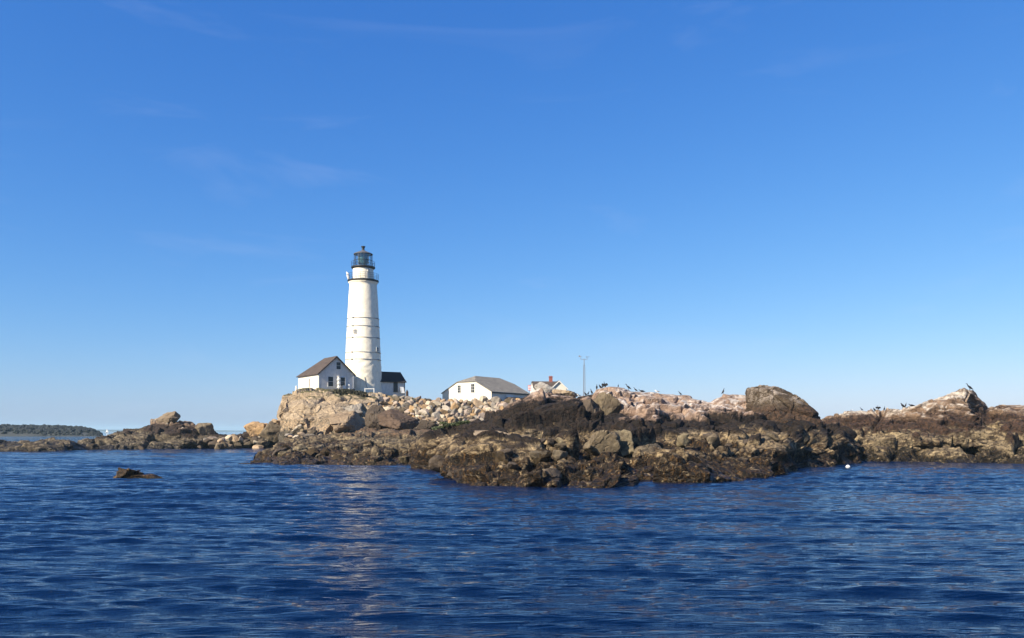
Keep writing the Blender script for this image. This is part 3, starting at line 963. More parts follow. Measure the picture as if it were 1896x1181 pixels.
def r_at(py):
    a = np.array(prof_px)[::-1]
    return float(np.interp(py, a[:, 1], a[:, 0]) * u)


for py in (591, 606, 627, 654, 667):
    b = MB()
    b.ring(r_at(py) + 0.03, zy(py), 0.055, 72)
    for a in (-0.5, 1.2, 2.9, 4.5):        # tightening bolts
        q = a - math.pi / 2
        rr = r_at(py) + 0.09
        b.tube((rr * math.cos(q - 0.05), rr * math.sin(q - 0.05), zy(py)), (rr * math.cos(q + 0.05), rr * math.sin(q + 0.05), zy(py)), 0.12, None, 6)
    b.build('iron_band', M['steel'], lh)
vang = math.atan2(base.x, base.y)          # the viewer's bearing


def on_tower(parent, name, dx_px, py, w, h, r):
    """window set in the tower wall, turned to face out; dx in pixels from the axis"""
    a = math.asin(max(-1, min(1, dx_px * u / r))) - vang
    e = bpy.data.objects.new(name, None)
    link(e, parent)
    e.empty_display_size = 0.1
    e.location = (math.sin(a) * r, -math.cos(a) * r, zy(py))
    e.rotation_euler = (0, 0, a)
    f = MB()
    t = 0.06
    f.box(-w / 2 - t, -w / 2, -0.14, 0.3, -h / 2 - t, h / 2 + t).box(w / 2, w / 2 + t, -0.14, 0.3, -h / 2 - t, h / 2 + t)
    f.box(-w / 2, w / 2, -0.14, 0.3, h / 2, h / 2 + t).box(-w / 2, w / 2, -0.17, 0.3, -h / 2 - t, -h / 2)
    f.box(-0.03, 0.03, -0.10, 0.1, -h / 2, h / 2).box(-w / 2, -0.03, -0.097, 0.1, -0.03, 0.03).box(0.03, w / 2, -0.097, 0.1, -0.03, 0.03)
    f.build('frame', M['trim'], e)
    MB().box(-w / 2, w / 2, -0.06, 0.2, -h / 2, h / 2).build('pane', M['window'], e)
    return e


on_tower(lh, 'window', -14.5, 616.5, 0.55, 0.65, r_at(616))
on_tower(lh, 'window', 25.0, 648, 0.6, 0.7, r_at(648))
# lower gallery
MB().lathe([(25.6 * u, zy(524)), (27.6 * u, zy(523)), (28.6 * u, zy(521.5)), (28.6 * u, zy(519.6)), (27 * u, zy(519.4)), (5 * u, zy(519.4))], 56).build('gallery', M['iron'], lh)


def railing(r, z0, hgt, n, rails, name):
    b = MB()
    for k in range(n):
        a = 2 * math.pi * k / n
        b.tube((r * math.cos(a), r * math.sin(a), z0), (r * math.cos(a), r * math.sin(a), z0 + hgt), 0.028, None, 5)
    for f in rails:
        b.ring(r, z0 + hgt * f, 0.024, 56, m=5)
    b.build(name, M['iron'], lh)


railing(28.0 * u, zy(519.5), 1.15, 20, (0.34, 0.67, 1.0), 'gallery_railing')
MB().lathe([(18.9 * u, zy(519.3)), (18.8 * u, zy(497.6))], 48).build('watch_room', M['white_stone'], lh, smooth=False)
e = on_tower(lh, 'hatch', 9.5, 502, 0.32, 0.42, 18.7 * u)
MB().lathe([(19 * u, zy(498.6)), (21 * u, zy(497.2)), (22 * u, zy(496.4)), (22 * u, zy(494.4)), (6 * u, zy(494.2))], 48).build('lantern_deck', M['iron'], lh)
railing(21.4 * u, zy(494.4), 0.95, 16, (0.5, 1.0), 'lantern_railing')
# lantern room
NB = 12
b = MB()
rl = 16.6 * u
for k in range(NB):
    a = 2 * math.pi * (k + 0.5) / NB
    b.tube((rl * math.cos(a), rl * math.sin(a), zy(494.2)), (rl * math.cos(a), rl * math.sin(a), zy(471)), 0.045, None, 6)
for f in (0.0, 0.5, 1.0):
    b.ring(rl, zy(494.0) + (zy(471.2) - zy(494.0)) * f, 0.035, NB * 3, m=6)
b.build('glazing_bars', M['iron'], lh)
MB().lathe([(rl - 0.09, zy(493.8)), (rl - 0.09, zy(471.4))], NB * 2, close=False).build('lantern_glass', M['glass'], lh)
ln = MB().lathe([(0.45, zy(494)), (0.5, zy(490)), (0.75, zy(489)), (0.92, zy(486)), (1.0, zy(482)), (0.92, zy(478)), (0.7, zy(474)), (0.35, zy(472))], 16)
for i in range(7):
    ln.ring(0.86 + 0.14 * math.sin(math.pi * (i + 0.5) / 7), zy(488 - i * 2.2), 0.05, 24, m=5)
ln.build('lens', M['lens'], lh)
MB().lathe([(17.4 * u, zy(471.6)), (17.8 * u, zy(470.8)), (17.4 * u, zy(470)), (14 * u, zy(468.4)), (9 * u, zy(466.4)), (5 * u, zy(464.6)), (3.0 * u, zy(463.2))], 16).build('lantern_roof', M['roof_iron'], lh)
MB().lathe([(2.7 * u, zy(464)), (2.5 * u, zy(460)), (2.9 * u, zy(458)), (3.8 * u, zy(457.5)), (3.9 * u, zy(456)), (2.4 * u, zy(455.6))], 20).build('ventilator', M['iron'], lh)
b = MB()
ax, ay = -26.5 * u, -1.0
b.tube((ax, ay, zy(519.4)), (ax, ay, zy(507)), 0.05)
b.tube((ax - 0.1, ay, zy(511)), (ax + 0.12, ay, zy(517.5)), 0.18, 0.2, 10)
b.tube((ax - 0.28, ay, zy(505)), (ax + 0.0, ay, zy(509.5)), 0.07, 0.26, 10)
b.build('antenna', M['trim'], lh)
b = MB()
pth = [(8, 722, 0.02), (5.5, 715, 0.04), (3.5, 706, 0.04), (2.5, 700, 0.04)]
for (a0, y0, _), (a1, y1, _) in zip(pth, pth[1:]):
    def on(dx, y):
        a = math.asin(dx * u / r_at(y)) - vang
        rr = r_at(y) + 0.05
        return (math.sin(a) * rr, -math.cos(a) * rr, zy(y))
    b.tube(on(a0, y0), on(a1, y1), 0.04)
b.build('cable', M['steel'], lh)


# ------------------------------------------------------------------ small white house beside the tower
def window(parent, x, z, w, h, yface, name='window', bars=(1, 1), fr=0.09, fm='trim', sill=True):
    """window in a wall whose outer face is the plane y = yface (facing -y)"""
    f = MB()
    f.box(x - w / 2 - fr, x - w / 2, yface - 0.05, yface + 0.1, z, z + h)
    f.box(x + w / 2, x + w / 2 + fr, yface - 0.05, yface + 0.1, z, z + h)
    f.box(x - w / 2 - fr, x + w / 2 + fr, yface - 0.053, yface + 0.1, z + h, z + h + fr)
    f.box(x - w / 2 - fr - 0.05, x + w / 2 + fr + 0.05, yface - 0.11, yface + 0.1, z - fr, z)
    for k in range(1, bars[0] + 1):
        xx = x - w / 2 + w * k / (bars[0] + 1)
        f.box(xx - 0.018, xx + 0.018, yface - 0.028, yface + 0.05, z, z + h)
    for k in range(1, bars[1] + 1):
        zz = z + h * k / (bars[1] + 1)
        f.box(x - w / 2, x + w / 2, yface - 0.031, yface + 0.05, zz - 0.022, zz + 0.022)
    o = f.build(name, M[fm], parent)
    MB().box(x - w / 2, x + w / 2, yface - 0.012, yface + 0.04, z, z + h).build('pane', M['window'], o)
    return o


HY, ha = 147.0, R(35)
hb = wp(590, 723.5, HY)
hs = thing('fog_signal_house', 'small weathered white house with brown roof on the cliff edge left of the lighthouse', 'house', hb, ha)
W_, L_, hw, hr_ = 6.7, 10.0, 3.2, 6.25
b = MB()
b.box(0, W_, 0, L_, -0.8, hw)
b.cur = 0
b.prism([(0, 0, hw), (W_, 0, hw), (W_ / 2, 0, hr_ - 0.12)], (0, 0.25, 0))
walls = b.build('wall', M['worn_boards'], hs)
side = MB().box(-0.006, 0.03, 0.06, L_ - 0.06, -0.8, hw - 0.02).build('side_wall', M['white_boards'], hs)
# corner boards
MB().box(-0.03, 0.14, -0.03, -0.004, -0.8, hw).build('corner_board', M['trim'], hs)
MB().box(W_ - 0.14, W_ + 0.03, -0.03, -0.004, -0.8, hw).build('corner_board', M['trim'], hs)
# roof: gable in front, hip at the back
ov = 0.30
sl = (hr_ - hw) / (W_ / 2)
ez = hw - ov * sl
rb = L_ - 4.4
pts_l = [(-ov, -ov, ez), (W_ / 2, -ov, hr_), (W_ / 2, rb, hr_), (-ov, L_ + ov, ez)]
pts_r = [(W_ + ov, -ov, ez), (W_ + ov, L_ + ov, ez), (W_ / 2, rb, hr_), (W_ / 2, -ov, hr_)]
pts_b = [(-ov, L_ + ov, ez), (W_ / 2, rb, hr_), (W_ + ov, L_ + ov, ez)]
b = MB()
for p in (pts_l, pts_r, pts_b):
    b.prism(p, (0, 0, 0.12))
b.build('roof', M['roof_brown'], hs)
b = MB()
b.prism([(-ov, -ov - 0.03, ez - 0.16), (W_ / 2, -ov - 0.03, hr_ - 0.16), (W_ / 2, -ov - 0.03, hr_ + 0.08), (-ov, -ov - 0.03, ez + 0.08)], (0, 0.025, 0))
b.prism([(W_ + ov, -ov - 0.03, ez - 0.16), (W_ / 2, -ov - 0.03, hr_ - 0.16), (W_ / 2, -ov - 0.03, hr_ + 0.08), (W_ + ov, -ov - 0.03, ez + 0.08)], (0, 0.025, 0))
b.build('barge_board', M['dark_trim'], hs)
MB().box(1.9, W_ - 0.1, -0.05, -0.004, hw - 0.12, hw + 0.06).build('string_board', M['worn_boards'], hs)
window(hs, 2.25, 0.85, 0.95, 1.75, 0, bars=(0, 1))
window(hs, 4.6, 0.95, 0.85, 1.6, 0, bars=(0, 1))
window(hs, 3.75, 4.0, 0.8, 1.25, 0, bars=(0, 1))
# slit window on the side wall
sf = MB()
sf.box(-0.06, -0.008, 4.1, 4.2, 0.85, 2.35).box(-0.06, -0.008, 4.55, 4.65, 0.85, 2.35).box(-0.063, -0.008, 4.1, 4.65, 2.35, 2.5).box(-0.09, -0.008, 4.05, 4.7, 0.72, 0.85)
sf = sf.build('window', M['white_boards'], hs)
MB().box(-0.03, -0.009, 4.2, 4.55, 0.85, 2.35).build('pane', M['window'], sf)
MB().box(0.3, 7.4, -0.95, -0.05, -0.9, 0.12).build('doorstep', M['concrete'], hs)
tag(MB().box(0, 0.5, 0, 0.35, 0, 0.3).box(0.1, 0.4, 0.05, 0.3, 0.3, 0.38).build('crate', M['iron']), 'small black box on the step at the right corner of the white house', 'box')
bpy.data.objects['crate'].location = hs.matrix_basis @ Vector((6.1, -0.7, 0.125))
bpy.data.objects['crate'].rotation_euler = (0, 0, ha)


def at_house(x, y, z):
    return Matrix.Translation(hb) @ Matrix.Rotation(ha, 4, 'Z') @ Vector((x, y, z))


# stacked white fog horn on the terrace
fh = thing('fog_horn', 'stacked white fog horn column on the terrace between the house windows', 'fog horn', at_house(3.55, -0.62, 0.12), ha)
b = MB()
b.lathe([(0.30, 0), (0.30, 0.12), (0.2, 0.16), (0.2, 0.45)], 16)
b.build('pedestal', M['trim'], fh)
for k in range(3):
    z0 = 0.45 + k * 0.72
    MB().lathe([(0.24, z0), (0.36, z0 + 0.06), (0.36, z0 + 0.16), (0.22, z0 + 0.24), (0.22, z0 + 0.56), (0.34, z0 + 0.64), (0.34, z0 + 0.72)], 18).build('emitter', M['trim'], fh)
MB().tube((-0.75, 0, 1.28), (0.75, 0, 1.28), 0.035).build('cross_bar', M['steel'], fh)
pc = thing('fuel_tank', 'white upright cylinder tank on the terrace right of the fog horn', 'tank', at_house(5.55, -0.55, 0.12), ha)
MB().lathe([(0.24, 0), (0.26, 0.05), (0.26, 1.15), (0.2, 1.3), (0.08, 1.36)], 18).build('body', M['trim'], pc)
MB().lathe([(0.06, 1.36), (0.06, 1.46), (0.09, 1.46), (0.09, 1.5)], 12).build('valve', M['steel'], pc)
wb = thing('utility_box', 'white cabinet box leaning in front of the right hand house window', 'box', at_house(4.65, -0.4, 0.12), ha)
MB().box(-0.3, 0.3, -0.15, 0.15, 0.35, 0.95).build('cabinet', M['trim'], wb)
b = MB()
b.box(-0.26, -0.2, -0.1, 0.1, 0, 0.35).box(0.2, 0.26, -0.1, 0.1, 0, 0.35)
b.build('stand', M['steel'], wb)
wpst = thing('marker_post', 'short white post at the cliff edge left of the house', 'post', wp(548.5, 724, 151))
MB().lathe([(0.22, -0.3), (0.2, 0.5), (0.14, 0.75)], 12).build('shaft', M['trim'], wpst)
MB().lathe([(0.16, 0.75), (0.17, 0.85), (0.05, 0.98)], 12).build('cap', M['trim'], wpst)

# ------------------------------------------------------------------ black-roofed annex on the right of the tower
AY, aa = 159.0, R(30)
ac = wp(750, 727.5, AY)
an = thing('annex', 'low white annex with black roof attached at the right of the lighthouse', 'building', ac, aa)
aw, al, ad, ar = 2.15, 5.6, 5.6, 4.05
b = MB()
b.box(-al, 0, 0, ad, -0.8, aw)
for x in (-al, -0.25):
    b.prism([(x, 0, aw), (x, ad, aw), (x, ad / 2, ar - 0.1)], (0.25, 0, 0))
b.build('wall', M['worn_boards'], an)
b = MB()
sl = (ar - aw) / (ad / 2)
o2 = 0.28
b.prism([(-al - 0.1, -o2, aw - o2 * sl), (0.22, -o2, aw - o2 * sl), (0.22, ad / 2, ar), (-al - 0.1, ad / 2, ar)], (0, 0, 0.12))
b.prism([(-al - 0.1, ad + o2, aw - o2 * sl), (0.22, ad + o2, aw - o2 * sl), (0.22, ad / 2, ar), (-al - 0.1, ad / 2, ar)], (0, 0, 0.12))
b.build('roof', M['roof_black'], an)
window(an, -1.95, 0.25, 0.62, 1.62, 0, bars=(0, 1), fm='dark_trim', fr=0.12)
MB().box(-0.12, -0.02, -0.07, -0.005, -0.3, aw - 0.15).build('drain_pipe', M['dark_trim'], an)
br_ = thing('propped_board', 'pale board propped against the right end of the annex wall', 'board', an.matrix_basis @ Vector((-0.75, -0.75, -0.1)), aa)
MB().prism([(-0.35, 0, 0), (0.35, 0, 0), (0.35, 0.62, 1.2), (-0.35, 0.62, 1.2)], (0, -0.05, 0.03)).build('panel', M['trim'], br_)
MB().prism([(-0.38, -0.06, 0), (-0.30, -0.06, 0), (-0.30, 0.56, 1.24), (-0.38, 0.56, 1.24)], (0, -0.04, 0.02)).build('batten', M['trim'], br_)
an.matrix_basis = Matrix.Translation(ac) @ Matrix.Rotation(aa, 4, 'Z')
br_.location = Matrix.Translation(ac) @ Matrix.Rotation(aa, 4, 'Z') @ Vector((-0.75, -0.75, -0.1))
bpy.data.objects['crate'].location = at_house(6.1, -0.7, 0.125)
pt = thing('gas_bottle', 'dark gas bottle standing at the right corner of the annex', 'gas bottle', wp(753.6, 735.5, 157.0))
pt.scale = (1.15, 1.15, 1.35)
MB().lathe([(0.22, 0), (0.24, 0.05), (0.24, 0.75), (0.16, 0.92)], 14).build('body', M['dark_trim'], pt)
MB().lathe([(0.09, 0.92), (0.09, 1.05)], 10).build('valve', M['iron'], pt)

# white rail frame below the tower
fr_ = thing('guard_rail', 'white rectangular guard rail frame in front of the tower foot', 'railing', wp(684, 729.5, 145), R(4))
for sx in (-0.78, 0.78):
    MB().box(sx - 0.07, sx + 0.07, -0.07, 0.07, -0.3, 1.02).build('post', M['trim'], fr_)
for z0, z1 in ((0.87, 0.99), (0.10, 0.22)):
    MB().box(-0.71, 0.71, -0.05, 0.05, z0, z1).build('rail', M['trim'], fr_)

# ------------------------------------------------------------------ boathouse
BY, ba = 160.0, R(-35)
bw0, bl, be, bc, bh, cs = 12.3, 13.2, 1.75, 3.78, 5.02, 2.86
bb = wp(910, 741.5, BY)
bo = thing('boathouse', 'long white boathouse with clipped grey roof behind the rubble bank', 'boathouse', bb, ba)
x0, x1 = -bw0, 0.0
xm = -bw0 / 2
slope = (bh - be) / (bw0 / 2)
cw = (bh - bc) / slope                         # half width of the clipped gable at its top
b = MB()
b.box(x0, x1, 0, bl, -0.8, be)
for y in (0.0, bl - 0.25):
    b.prism([(x0, y, be), (x1, y, be), (xm + cw, y, bc - 0.06), (xm - cw, y, bc - 0.06)], (0, 0.25, 0))
b.build('wall', M['white_boards'], bo)
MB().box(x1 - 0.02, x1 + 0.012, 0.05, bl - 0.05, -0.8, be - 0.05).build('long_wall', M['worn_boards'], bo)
oo = 0.22
b = MB()
ez = be - oo * slope
for sgn in (-1, 1):
    xe = xm + sgn * (bw0 / 2 + oo)
    xc = xm + sgn * cw
    b.prism([(xe, -0.15, ez), (xe, bl + 0.15, ez), (xc, bl + 0.15, bc), (xm, bl - 2.0, bh), (xm, cs, bh), (xc, -0.15, bc)], (0, 0, 0.13))
b.prism([(xm - cw, -0.15, bc), (xm + cw, -0.15, bc), (xm, cs, bh)], (0, 0, 0.13))
b.prism([(xm - cw, bl + 0.15, bc), (xm + cw, bl + 0.15, bc), (xm, bl - 2.0, bh)], (0, 0, 0.13))
b.build('roof', M['roof_grey'], bo)
MB().box(x1 + 0.10, x1 + oo + 0.03, -0.1, bl + 0.1, ez - 0.16, ez - 0.01).build('gutter', M['iron'], bo)
window(bo, -7.95, 1.75, 0.72, 1.42, 0, bars=(1, 2), fr=0.07)
window(bo, -4.55, 1.70, 0.78, 1.66, 0, bars=(1, 2), fr=0.07)
bx = thing('lumber_rack', 'dark low stack of timber along the shaded wall of the boathouse', 'lumber stack', Matrix.Translation(bb) @ Matrix.Rotation(ba, 4, 'Z') @ Vector((0.75, 6.4, 0.05)), ba)
for k in range(4):
    MB().box(-0.42, 0.42, -1.9 + 0.02 * k, 1.9 - 0.05 * k, 0.10 + 0.17 * k, 0.25 + 0.17 * k).build('plank', M['dark_trim'], bx)
for y in (-1.5, 0, 1.5):
    MB().box(-0.5, 0.5, y - 0.07, y + 0.07, 0.0, 0.096).build('skid', M['dark_trim'], bx)
sg = thing('notice_board', 'white board leaning on the boathouse wall above the dark timber stack', 'board', Matrix.Translation(bb) @ Matrix.Rotation(ba, 4, 'Z') @ Vector((0.10, 5.9, 0.72)), ba)
MB().box(0, 0.05, -1.3, 1.3, 0.06, 0.62).build('panel', M['trim'], sg)
MB().box(0.052, 0.08, -1.36, 1.36, 0.0, 0.06).box(0.052, 0.08, -1.36, 1.36, 0.62, 0.68).build('frame', M['trim'], sg)

# ------------------------------------------------------------------ keeper's house behind the ridge
KY = 190.0
kb = wp(1035, 728, KY)
ks = thing('keepers_house', 'white house with brown roof and red chimney half hidden behind the rocks', 'house', kb, R(6))
k_ = mpp(KY)
zk = lambda py: (728 - py) * k_
wx = 1.7
b = MB()
b.box(-47 * k_, -wx, 0.6, 6.2, -3.5, zk(718.5))
b.box(-wx, wx, 0, 6.2, -3.5, zk(718.5))
b.prism([(-wx, 0, zk(718.5)), (wx, 0, zk(718.5)), (0, 0, zk(706))], (0, 0.2, 0))
b.prism([(-47 * k_, 0.6, zk(718.5)), (-47 * k_, 6.2, zk(718.5)), (-47 * k_, 3.4, zk(706.4))], (0.2, 0, 0))
b.build('wall', M['white_boards'], ks)
b = MB()
ry, rz_ = 3.4, zk(705.6)
ev = zk(719)
b.prism([(-47.5 * k_, 0.3, ev), (-0.1, 0.3, ev), (-0.1, ry, rz_), (-47.5 * k_, ry, rz_)], (0, 0, 0.14))
b.prism([(-47.5 * k_, 6.5, ev), (-0.1, 6.5, ev), (-0.1, ry, rz_), (-47.5 * k_, ry, rz_)], (0, 0, 0.14))
b.prism([(-wx - 0.35, -0.3, zk(720.5)), (0, -0.3, rz_ + 0.06), (0, 6.4, rz_ + 0.06), (-wx - 0.35, 6.4, zk(720.5))], (0, 0, 0.13))
b.prism([(wx + 0.35, -0.3, zk(720.5)), (0, -0.3, rz_ + 0.06), (0, 6.4, rz_ + 0.06), (wx + 0.35, 6.4, zk(720.5))], (0, 0, 0.13))
b.build('roof', M['roof_brown'], ks)
b = MB()
for s_ in (-1, 1):
    b.prism([(s_ * (wx + 0.35), -0.34, zk(720.5) - 0.2), (0, -0.34, rz_ - 0.14), (0, -0.34, rz_ + 0.16), (s_ * (wx + 0.35), -0.34, zk(720.5) + 0.1)], (0, 0.03, 0))
b.build('barge_board', M['trim'], ks)
ch = MB().box(-11.3 * k_ - 0.38, -11.3 * k_ + 0.38, ry - 0.35, ry + 0.35, rz_ - 0.4, zk(696.5)).box(-11.3 * k_ - 0.46, -11.3 * k_ + 0.46, ry - 0.43, ry + 0.43, zk(696.5), zk(695.3)).build('chimney', M['brick'], ks)
b = MB()
for s_ in (-0.18, 0.18):
    b.lathe([(0.13, zk(695.3)), (0.11, zk(694))], 10, -11.3 * k_ + s_, ry)
b.build('chimney_pot', M['brick'], ch)
# flag
fl = thing('flag_pole', 'short pole with a limp pink and white flag between boathouse and chimney house', 'flag', wp(980.5, 735, 176))
kf = mpp(176)
MB().tube((0, 0, -1.5), (0, 0, 23 * kf), 0.045, 0.035).build('pole', M['steel'], fl)
b = MB()
for k in range(7):
    zt = 22 * kf - k * 0.16
    b.cur = k % 2
    for j in range(6):
        xa, xb = j * 0.13 - 0.35, (j + 1) * 0.13 - 0.35
        ya, yb = 0.09 * math.sin(j * 1.9), 0.09 * math.sin((j + 1) * 1.9)
        b.prism([(xa, ya - 0.06, zt - 0.16), (xb, yb - 0.06, zt - 0.16), (xb, yb - 0.06, zt), (xa, ya - 0.06, zt)], (0, 0.012, 0))
b.build('cloth', [M['red_cloth'], M['white_cloth']], fl)

# ------------------------------------------------------------------ weather mast
MY = 125.0
km = mpp(MY)
mt = thing('weather_mast', 'thin grey lattice mast with wind instruments rising behind the ridge', 'mast', wp(1081.5, 735, MY))
zm = lambda py: (735 - py) * km
b = MB()


def leg(k, z):
    r = 0.19 + (0.13 - 0.19) * (z / zm(676))
    a = R(90) + k * 2 * math.pi / 3 + 0.3
    return Vector((r * math.cos(a), r * math.sin(a), z))


zs = np.linspace(-1.5, zm(676), 20)
for k in range(3):
    MB().tube(leg(k, zs[0]), leg(k, zs[-1]), 0.026, None, 6).build('leg', M['steel'], mt)
for i in range(len(zs) - 1):
    for k in range(3):
        b.tube(leg(k, zs[i]), leg((k + 1) % 3, zs[i + 1]), 0.014, None, 5)
        b.tube(leg(k, zs[i + 1]), leg((k + 1) % 3, zs[i + 1]), 0.014, None, 5)
b.build('lattice', M['steel'], mt)
MB().tube((0, 0, zm(677)), (0, 0, zm(664)), 0.06, 0.045, 8).build('pole', M['steel'], mt)
MB().tube((-6.6 * km, 0, zm(665)), (6 * km, 0, zm(665)), 0.035).build('cross_arm', M['steel'], mt)
b = MB()
xv = -6.4 * km
b.tube((xv, 0, zm(665)), (xv, 0, zm(660)), 0.03)
b.tube((xv - 0.22, 0, zm(659.6)), (xv + 0.2, 0, zm(659.6)), 0.028)
b.box(xv - 0.30, xv - 0.08, -0.012, 0.012, zm(660.8), zm(658))
b.build('wind_vane', M['steel'], mt)
b = MB()
xv = 5.8 * km
b.tube((xv, 0, zm(665)), (xv, 0, zm(661)), 0.03)
for k in range(3):
    a = k * 2.1
    b.tube((xv, 0, zm(661)), (xv + 0.22 * math.cos(a), 0.22 * math.sin(a), zm(661) + 0.04), 0.018)
    b.lathe([(0.02, zm(661) - 0.02), (0.08, zm(661) + 0.03), (0.02, zm(661) + 0.11)], 8, xv + 0.24 * math.cos(a), 0.24 * math.sin(a))
b.build('anemometer', M['steel'], mt)

# ------------------------------------------------------------------ dark scrub below the tower
lf = new_mat('dark_scrub_leaves')
m, nt, bs = lf
oi = noise(nt, N(nt, 'ShaderNodeNewGeometry').outputs['Position'], 2.5, 4)
nt.links.new(ramp(nt, oi, [(0.35, (0.022, 0.024, 0.012)), (0.55, (0.05, 0.048, 0.024)), (0.75, (0.11, 0.09, 0.05))]), bs.inputs['Base Color'])
bs.inputs['Roughness'].default_value = 0.8
M['leaf'] = m


def leaf_cloud(name, centers, n, size, mat, seed, parent=None):
    """many small leaf faces through a volume made of ellipsoids (x, y, z, rx, ry, rz)"""
    r = np.random.default_rng(seed)
    V, Fc = [], []
    wts = np.array([c[3] * c[4] * c[5] for c in centers])
    wts = wts / wts.sum()
    for _ in range(n):
        c = centers[r.choice(len(centers), p=wts)]
        d = r.normal(size=3)
        d /= np.linalg.norm(d)
        p = np.array(c[:3]) + d * np.array(c[3:]) * r.uniform(0.5, 1.0) ** 0.5
        a, e = r.normal(size=3), r.normal(size=3)
        a /= np.linalg.norm(a)
        e -= a * (e @ a)
        e /= np.linalg.norm(e)
        s = size * r.uniform(0.6, 1.4)
        b0 = len(V)
        V += [p - a * s, p + e * s * 0.6, p + a * s, p - e * s * 0.6]
        Fc.append((b0, b0 + 1, b0 + 2, b0 + 3))
    me = bpy.data.meshes.new(name)
    me.from_pydata([tuple(v) for v in V], [], Fc)
    me.materials.append(mat)
    return link(bpy.data.objects.new(name, me), parent)


hp = wp(649, 727.5, 138.9)
hed = thing('hedge', 'dark low hedge on the cliff top below the tower foot', 'hedge', hp)
cs_ = []
for k in range(11):
    t = k / 10
    cs_.append(((t - 0.5) * 4.9, random.uniform(-0.3, 0.3), 0.05 - 0.35 * t * (1 if t > 0.5 else 0) + random.uniform(-0.08, 0.08), 0.5, 0.6, 0.62))
leaf_cloud('foliage', cs_, 5200, 0.10, M['leaf'], 5, hed)
b = MB()
for k in range(9):
    x = -2.2 + k * 0.55
    b.tube((x, 0, -0.7), (x + 0.15, 0.1, 0.25), 0.05, 0.02, 6)
b.build('stem', M['dark_trim'], hed)

